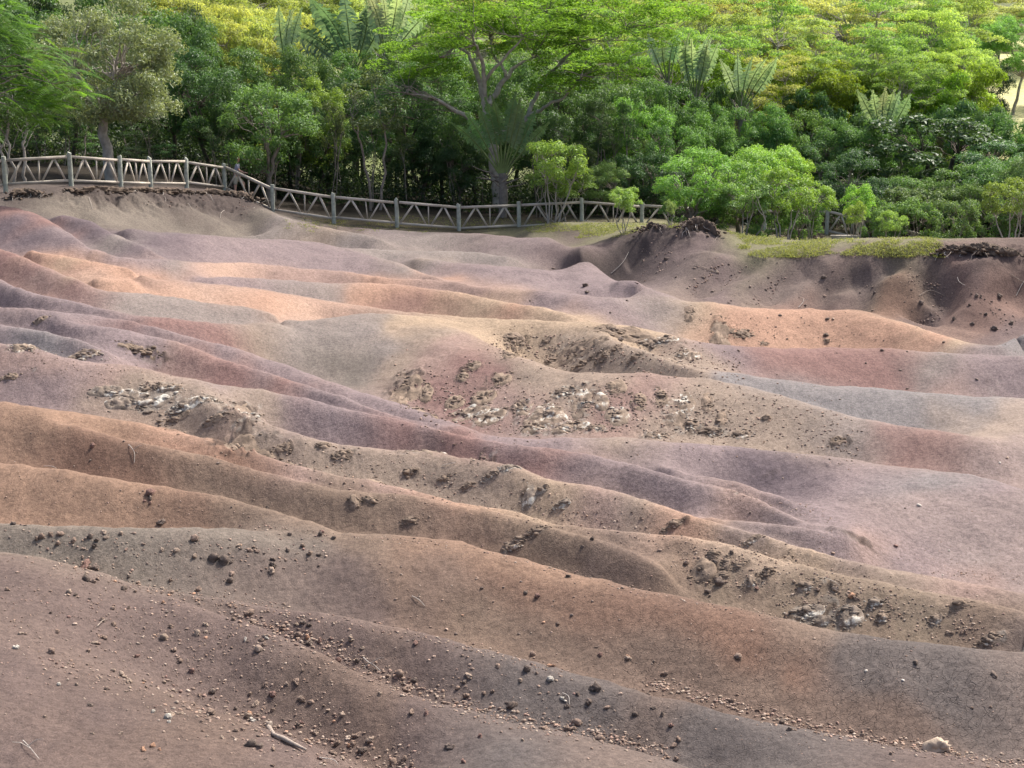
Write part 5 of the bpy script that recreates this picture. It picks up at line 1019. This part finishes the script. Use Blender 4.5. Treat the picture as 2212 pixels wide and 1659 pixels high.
scat([(850,850),(1100,880),(1600,900),(1850,950)], 38, 2600, 1.0, 4.4, c1+c2+c2); scat([(1050,740),(1300,765),(1600,790)], 20, 1200, 1.0, 4.2, c1+c2+c2)
scat([(1500,700),(1700,720),(1900,740)], 18, 160, .9, 3, c2); scat([(1560,600),(1800,610),(1980,640)], 26, 150, 1.0, 3.4, [DKC,(.18,.14,.12)]); scat([(2080,620),(2150,680),(2190,720)], 30, 130, 1.0, 3.6, [DKC,(.18,.14,.12)])
scat([(1550,570),(1490,640)], 8, 90, 1.2, 4, c2+c1); scat([(1640,560),(1560,625)], 5, 60, 1.2, 4, c2); scat([(1690,600),(1630,660)], 5, 60, 1, 4, c2)
scat([(1460,540),(1400,560),(1380,600)], 22, 160, 1.0, 4, c2); scat([(1960,600),(2030,625),(2045,650),(2020,680),(1985,705)], 7, 260, 1.2, 3.6, c2+[TNC]); scat([(1700,1150),(1900,1175),(2200,1230)], 22, 260, .9, 2.6, c1)
scat([(1560,1060),(1700,1095),(1800,1120)], 8, 200, 1, 3, [PKC,TNC]); scat([(2000,1240),(2212,1250)], 5, 120, 1, 3.5, c1+[WHC]); scat([(300,430),(450,435),(540,450)], 10, 120, 1, 3, c2)
GS += [(X, Y, s*.9, cmap[k][0]) for s, X, Y, k in CLL[295:]]
mb = MB(); cols_ = []
for x, y, s, c in GS:
    w = pick(x, y)
    if w[1] > 65.5: continue
    V_, F_ = SV1[rg_.integers(8)] if s > 3.2 else SV0[rg_.integers(6)]
    s = s*.55/FP*w[1]; v = V_@rotz(rg_, .6).T*s*[1.2, 1, 1] + [w[0], w[1], w[2]+s*.25]; mb.add(v, F_); cols_.append(np.repeat(np.array([[*(np.array(c)*rg_.uniform(.7, 1.25)), 1]]), len(v), 0))
m, nt, b = newmat('gravel'); at = nt.nodes.new('ShaderNodeAttribute'); at.attribute_name = 'pigment'
c = mixc(nt, 'MULTIPLY', 1.0, at.outputs['Color'], ramp(nt, noise(nt, texco(nt), 30, 4), [(.3, (.6,.6,.6)), (.7, (1.1,1.1,1.1))]).outputs[0]); nt.links.new(c, b.inputs['Base Color']); b.inputs['Roughness'].default_value = .95; b.inputs['Specular IOR Level'].default_value = .1
gv = mb.build('gravel', m); tag(gv, kind='stuff'); ca = gv.data.color_attributes.new('pigment', 'FLOAT_COLOR', 'POINT'); ca.data.foreach_set('color', np.concatenate(cols_).astype(np.float32).ravel())
# ------------------------------------------------------------------ TWIGS AND ROOTS
def stick(pts, r0, r1, name, label, cat, mat, lift=.02, group=None, fork=0):
    r0 *= .62; r1 *= .62; P = np.array([pick(x, y) for x, y in pts]); P[:,2] += lift + np.array([0]+[.03]*(len(P)-2)+[0]); L = len(P); t = np.linspace(0, L-1, (L-1)*4+1); I, w = cub(L, len(t)); Q_ = sum(P[I[k]]*w[k][:,None] for k in range(4))
    mb = MB(); c = Q_[0].copy(); tube(mb, Q_-c, np.linspace(r0, r1, len(t)), 6)
    for q in range(fork): p = Q_[len(t)//2+q]-c; tube(mb, np.array([p, p+[.10*(-1)**q, -.02, .08], p+[.18*(-1)**q, -.05, .10]]), [r1*1.2, r1, r1*.5], 5)
    o = mb.build(name, mat, None, True); o.location = c; tag(o, label, cat, group)
for a in [([(278,963),(284,972),(291,985),(290,1002)],.014,.006,'dead_twig','white forked twig lying on the upper orange slope','twig',M_twig,.02,None,1),
 ([(95,1009),(112,1013),(122,1014)],.010,.006,'dead_twig','white twig on the second orange crest near the left edge','twig',M_twig),
 ([(785,1423),(795,1437),(808,1444),(822,1452)],.014,.008,'dead_twig','curved white stick in the foreground gravel line','twig',M_twig,.02,None,1),
 ([(890,1290),(905,1302),(918,1312)],.010,.006,'dead_twig','thin pale stick on the brown slope above the foreground ridge','twig',M_twig),
 ([(788,1444),(800,1440),(815,1445)],.008,.006,'dead_twig','short pale stick crossing the curved white stick','twig',M_twig),
 ([(210,1356),(222,1348),(232,1340)],.012,.006,'dead_twig','dark split twig on the left foreground slope','twig',M_root,.02),
 ([(50,1605),(62,1622),(85,1645)],.012,.007,'dry_stalk','bent dry stalk at the lower left corner','twig',M_twig,.03,None,2),
 ([(690,1640),(720,1650),(730,1655)],.010,.006,'dead_twig','pale twig at the bottom among the gravel','twig',M_twig),
 ([(1215,1500),(1228,1512),(1230,1525)],.010,.006,'dead_twig','hooked pale twig beside a whitish clod on the lowest slope','twig',M_twig),
 ([(1320,592),(1345,570),(1358,545)],.022,.010,'exposed_root','long pale root running up the gully left of the root-topped mound','root',M_twig),
 ([(1548,590),(1520,580),(1500,575)],.02,.01,'exposed_root','thin root on the left flank of the first purple rib','root',M_root),
 ([(1725,665),(1735,655),(1735,645)],.016,.008,'dead_twig','white twig at the foot of the purple ribs','twig',M_twig,.02,None,1),
 ([(2068,600),(2072,612),(2085,618)],.018,.010,'exposed_root','white hooked root on the bare bank left of the overhanging turf','root',M_twig),
 ([(2232-20,612),(2190,600),(2180,590)],.02,.01,'exposed_root','brown root hanging on the bank at the right edge','root',M_root),
 ([(2225-30,640),(2205,622),(2212,608)],.02,.01,'exposed_root','forked white root below the overhanging turf','root',M_twig),
 ([(1985,640),(2010,630),(2040,640)],.014,.008,'exposed_root','curving thin root beside the debris gully','root',M_root),
 ([(1780,1250),(1800,1262),(1815,1268)],.008,.005,'dead_twig','tiny pale twig on the olive slope','twig',M_twig),
 ([(955,1008),(975,1006),(985,1002)],.010,.006,'dead_twig','thin grey twig on the tan crest','twig',M_twig),
 ([(192,428),(196,440),(200,452)],.018,.010,'exposed_root','white root dangling from the left bank lip','root',M_twig),
 ([(405,440),(410,446),(414,452)],.014,.008,'exposed_root','small pale root in the middle of the left bank','root',M_twig),
 ([(485,455),(478,462),(476,472)],.014,.008,'exposed_root','curled pale root right of the middle of the left bank','root',M_twig),
 ([(590,438),(570,442),(548,455)],.016,.008,'exposed_root','pale branch poking out where the fence drops down','root',M_twig,.1,None,1)]: stick(*a)
w = [pick(x, y) for x, y in ((580,1575),(592,1592),(612,1600),(640,1615),(662,1625))]; mb = MB(); c = w[0].copy(); tube(mb, np.array(w)-c+[0,0,.03], [.034,.022,.028,.022,.012], 8); V_, F_ = stone_mesh(77, 2, .8, 1); mb.add(V_*.055+[0,0,.06], F_)
o = mb.build('dry_log', M_root, None, True); o.location = c; tag(o, 'short bent dry log with a knotted end in the bottom gravel', 'log')
# ------------------------------------------------------------------ TURF OVERHANGS
M_turf = rockmat('turf_edge', (.15,.115,.09), (.05,.04,.034), 5)
def turf(pts, h, thick, label, roots, seed, name='turf_overhang', dd=0):
    r_ = np.random.default_rng(seed); mb = MB(); P = np.array([pick(x, y) for x, y in pts]); c = P.mean(0); L = len(P); t = np.linspace(0, L-1, L*8); I, w = cub(L, len(t)); Q_ = sum(P[I[k]]*w[k][:,None] for k in range(4))
    for p in Q_:
        for q in range(5):
            s = thick*r_.uniform(.15, .45); V_, F_ = SV[r_.integers(8)]; mb.add((V_*[1.3,1,.75])@rotz(r_, .4).T*s*.5 + p-c+[r_.normal(0,.2), r_.normal(0, thick*.3), h*(r_.uniform(-.5, .8)-.3*r_.random())+.25*h*math.sin(p[0]*1.7+seed)], F_)
    tt = np.linspace(0, len(Q_)-1, len(Q_)*10); PP = np.stack([np.interp(tt, np.arange(len(Q_)), Q_[:,a]) for a in range(3)], 1); ns_ = 18; an_ = np.linspace(-.9, 3.6, ns_)[None]
    en_ = np.clip(np.minimum(tt, tt[-1]-tt)/4, .05, 1)[:,None]; sx_ = PP[:,0][:,None]*1.0; rr1 = (.75+.55*fbm(sx_+seed*3, an_*.45+0*sx_, 2.2, 4)+.25*fbm(sx_, an_*.8+0*sx_, 9, 3))*en_
    vx = sx_-c[0]+.05*fbm(sx_, an_+0*sx_, 6, 2); vy = (PP[:,1]-c[1])[:,None]-np.sin(an_)*0-np.cos(an_-1.3)*0 + (-np.cos(3.14-an_))*thick*.55*rr1; vz = (PP[:,2]-c[2])[:,None]+(np.sin(an_)*1.0)*(h*.75+thick*.18)*rr1*en_
    I_ = (np.arange(len(tt)-1)[:,None]*ns_+np.arange(ns_-1)[None]).ravel(); mb.add(np.stack([vx, vy, vz], -1).reshape(-1,3), np.stack([I_, I_+1, I_+ns_+1, I_+ns_], -1))
    o = empty(name, c); tag(o, label, 'turf edge' if name == 'turf_overhang' else 'earth hump'); mb.build('turf', M_turf, o)
    for q in range(roots):
        p = Q_[r_.integers(len(Q_))]-c+[0, -thick*.4, h*.3]; mb = MB(); e = p+[r_.normal(0,.25), -r_.uniform(.1,.4), -r_.uniform(.15,.5)]; limb(mb, p, e, .018, .007, 0, .12, 5, 5, r_); mb.build('root', M_twig if q % 2 else M_root, o, True)
turf([(24,428),(45,424),(70,421),(98,424)], .26, .34, 'dark rooty turf clump overhanging the bare bank under the first fence bay', 7, 1)
turf([(2022,550),(2055,543),(2100,541),(2150,543),(2212,552)], .20, .34, 'thick dark turf mat overhanging the bank at the right edge', 9, 2)
turf([(150,412),(250,412),(350,414),(430,416)], .14, .34, 'long dark crumbling lip along the left bank below the fence', 8, 6)
turf([(430,416),(480,418),(520,424),(552,438)], .16, .36, 'dark rooty lip where the left bank ends under the walker', 6, 7)
turf([(1392,500),(1408,492),(1425,494)], .22, .26, 'dark rooty tip of the mound under the wind-bent shrub', 4, 3)
turf([(1480,497),(1505,490),(1530,495),(1552,512)], .34, .34, 'tangle of dark roots on the right crown of the mound', 8, 4)
turf([(1688,512),(1715,507),(1745,509),(1766,517)], .24, .30, 'low dark earth hump in the grass in front of the fence post', 2, 5, 'earth_hump')
# ------------------------------------------------------------------ GRASS on the bank
rg2_ = np.random.default_rng(9); mb = MB(); NB = 26000; bl = []
def gpatch(Xa, Xb, Ya, Yb, n):
    k = 0
    while k < n:
        X = rg2_.uniform(Xa, Xb); Y = rg2_.uniform(Ya, Yb); w = pick(X, Y)
        ex = min(X-Xa, Xb-X)/40.0; ey = min(Y-Ya, Yb-Y)/10.0
        if w[1] > 74 or w[1] < 50 or fbm(np.array(w[0]), np.array(w[1]), .9, 3) > -.35+.9*min(ex, ey, 1): k += 1; continue
        m_ = int(rg2_.integers(4, 9)); bl.append(np.array([w[0], w[1], w[2]]) + rg2_.normal(0, .06, (m_, 3))*[1, 1.5, 0]); k += 1
for q_ in ((1235,1405,482,514,1500,1),(1560,1720,500,556,2600,2),(1690,2040,512,556,4200,3),(1120,1250,478,502,500,4),(590,1120,466,503,800,5),(1430,1470,484,492,150,6)): gpatch(*q_[:5])
B_ = np.concatenate(bl); n = len(B_); hgt = (rg2_.uniform(.015, .07, n)*rg2_.uniform(.5, 1.3, n))[:,None]; dx = rg2_.normal(0, 1, (n,2)); dx = dx/np.linalg.norm(dx, axis=1)[:,None]; s = np.c_[dx, np.zeros(n)]*.012; le = np.c_[rg2_.normal(0, .05, (n,2)), np.zeros(n)]
v = np.stack([B_-s, B_+s, B_+le+[0,0,1]*hgt], 1).reshape(-1, 3); i = np.arange(n)*3; mb.add(v, np.stack([i, i+1, i+2], 1)); o = mb.build('grass', M_leafthin); o.color = (.23,.26,.11,1); tag(o, kind='stuff')
# ------------------------------------------------------------------ WALKER behind the fence
M_skin = solid('skin', (.55,.33,.25), .6, .05, 5, .0, .001); M_shirt = solid('shirt_cloth', (.42,.42,.55), .85, .12, 9, .3, .004); M_shorts = solid('shorts_cloth', (.42,.38,.30), .85, .12, 9, .3, .004); M_hair = solid('hair', (.30,.27,.25), .8, .2, 30, .4, .003); M_shoe = solid('shoe', (.12,.11,.10), .7, .2, 8, .2, .002); M_eye = solid('eye', (.04,.03,.03), .3, .05, 5, 0, .001)
dP = 68.6; wP = W3(508, 340, dP); xP = float(wP[0]); hd = wP[2]; zP = hd-1.72
root = empty('person', (xP, dP, zP)); tag(root, 'walker in pale blue shirt and khaki shorts leaning on the fence by the corner tree', 'person')
def skin(name, J, E_, mat, parent, sub=2):
    me = bpy.data.meshes.new(name); me.from_pydata([j[:3] for j in J], E_, []); me.materials.append(mat); o = mobj(name, me, parent)
    sm = o.modifiers.new('skin', 'SKIN'); sm.use_smooth_shade = True
    for i, j in enumerate(J):
        v = me.skin_vertices[0].data[i]; v.radius = (j[3], j[4] if len(j) > 4 else j[3]); v.use_root = (i == 0)
    sb = o.modifiers.new('subdivision', 'SUBSURF'); sb.levels = sub; sb.render_levels = sub; return o
# pelvis rooted skeleton, facing +X (right), right hand on the rail, one leg raised
J = [(0,0,.95,.13,.11),(.03,0,1.15,.12,.10),(.07,0,1.35,.15,.12),(.09,0,1.47,.06,.06),(.12,0,1.56,.055,.055),(.14,0,1.64,.085,.075),(.13,0,1.71,.07,.065),(.215,0,1.635,.014,.014),
     (.08,-.17,1.42,.055,.05),(.18,-.24,1.20,.042,.04),(.38,-.26,1.10,.034,.032),(.47,-.26,1.09,.03,.022),
     (.08,.17,1.42,.055,.05),(.02,.22,1.15,.042,.04),(.12,.22,.93,.034,.032),(.16,.22,.85,.03,.02),
     (.0,-.09,.86,.085,.08),(-.02,-.10,.48,.06,.058),(-.05,-.10,.10,.042,.042),(-.03,-.10,.05,.045,.035),(.12,-.10,.035,.035,.03),
     (.02,.09,.86,.085,.08),(.32,.10,.62,.062,.06),(.30,.10,.25,.045,.045),(.32,.10,.20,.045,.035),(.46,.10,.19,.035,.03),
     (.53,-.285,1.08,.009,.009),(.56,-.285,1.06,.008,.008),(.54,-.265,1.085,.009,.009),(.575,-.265,1.065,.008,.008),(.54,-.245,1.085,.009,.009),(.57,-.245,1.065,.008,.008),(.53,-.228,1.08,.008,.008),(.555,-.226,1.065,.007,.007),(.48,-.215,1.075,.009,.009),(.51,-.20,1.065,.008,.008)]
Ed = [(0,1),(1,2),(2,3),(3,4),(4,5),(5,6),(5,7),(2,8),(8,9),(9,10),(10,11),(2,12),(12,13),(13,14),(14,15),(0,16),(16,17),(17,18),(18,19),(19,20),(0,21),(21,22),(22,23),(23,24),(24,25),(11,26),(26,27),(11,28),(28,29),(11,30),(30,31),(11,32),(32,33),(11,34),(34,35)]
skin('body', J, Ed, M_skin, root)
skin('shirt', [(0,0,.98,.15,.125),(.03,0,1.15,.145,.12),(.07,0,1.36,.17,.135),(.09,0,1.45,.08,.075),(.08,-.18,1.42,.07,.065),(.15,-.23,1.25,.062,.058),(.08,.18,1.42,.07,.065),(.03,.225,1.22,.062,.058)], [(0,1),(1,2),(2,3),(2,4),(4,5),(2,6),(6,7)], M_shirt, root)
skin('shorts', [(0,0,.97,.145,.125),(0,0,.88,.14,.12),(.0,-.095,.80,.105,.10),(-.015,-.10,.55,.088,.085),(.03,.095,.82,.105,.10),(.28,.10,.66,.088,.085)], [(0,1),(1,2),(2,3),(1,4),(4,5)], M_shorts, root)
skin('hair', [(.105,0,1.67,.085,.08),(.10,0,1.725,.075,.07),(.06,0,1.63,.04,.04)], [(0,1),(0,2)], M_hair, root)
for s in (-1, 1):
    V_, F_ = stone_mesh(3, 1, 0, 1); mb = MB(); mb.add(V_*.009+[.213, s*.032, 1.66], F_); mb.build('eye', M_eye, root, True)
    mb = MB(); mb.add(V_*[.02,.008,.028]+[.13, s*.083, 1.64], F_); mb.build('ear', M_skin, root, True)
mb = MB(); mb.add(stone_mesh(3, 1, 0, 1)[0]*[.006,.022,.005]+[.213, 0, 1.595], stone_mesh(3, 1, 0, 1)[1]); mb.build('mouth', solid('lips', (.4,.16,.14), .6, .05, 5, 0, .001), root, True)
for p in ((.06,-.10,.035),(.40,.10,.185)): mb = MB(); mb.add(stone_mesh(3, 2, 0, 1)[0]*[.13,.05,.055]+list(p), stone_mesh(3, 2, 0, 1)[1]); mb.build('shoe', M_shoe, root, True)
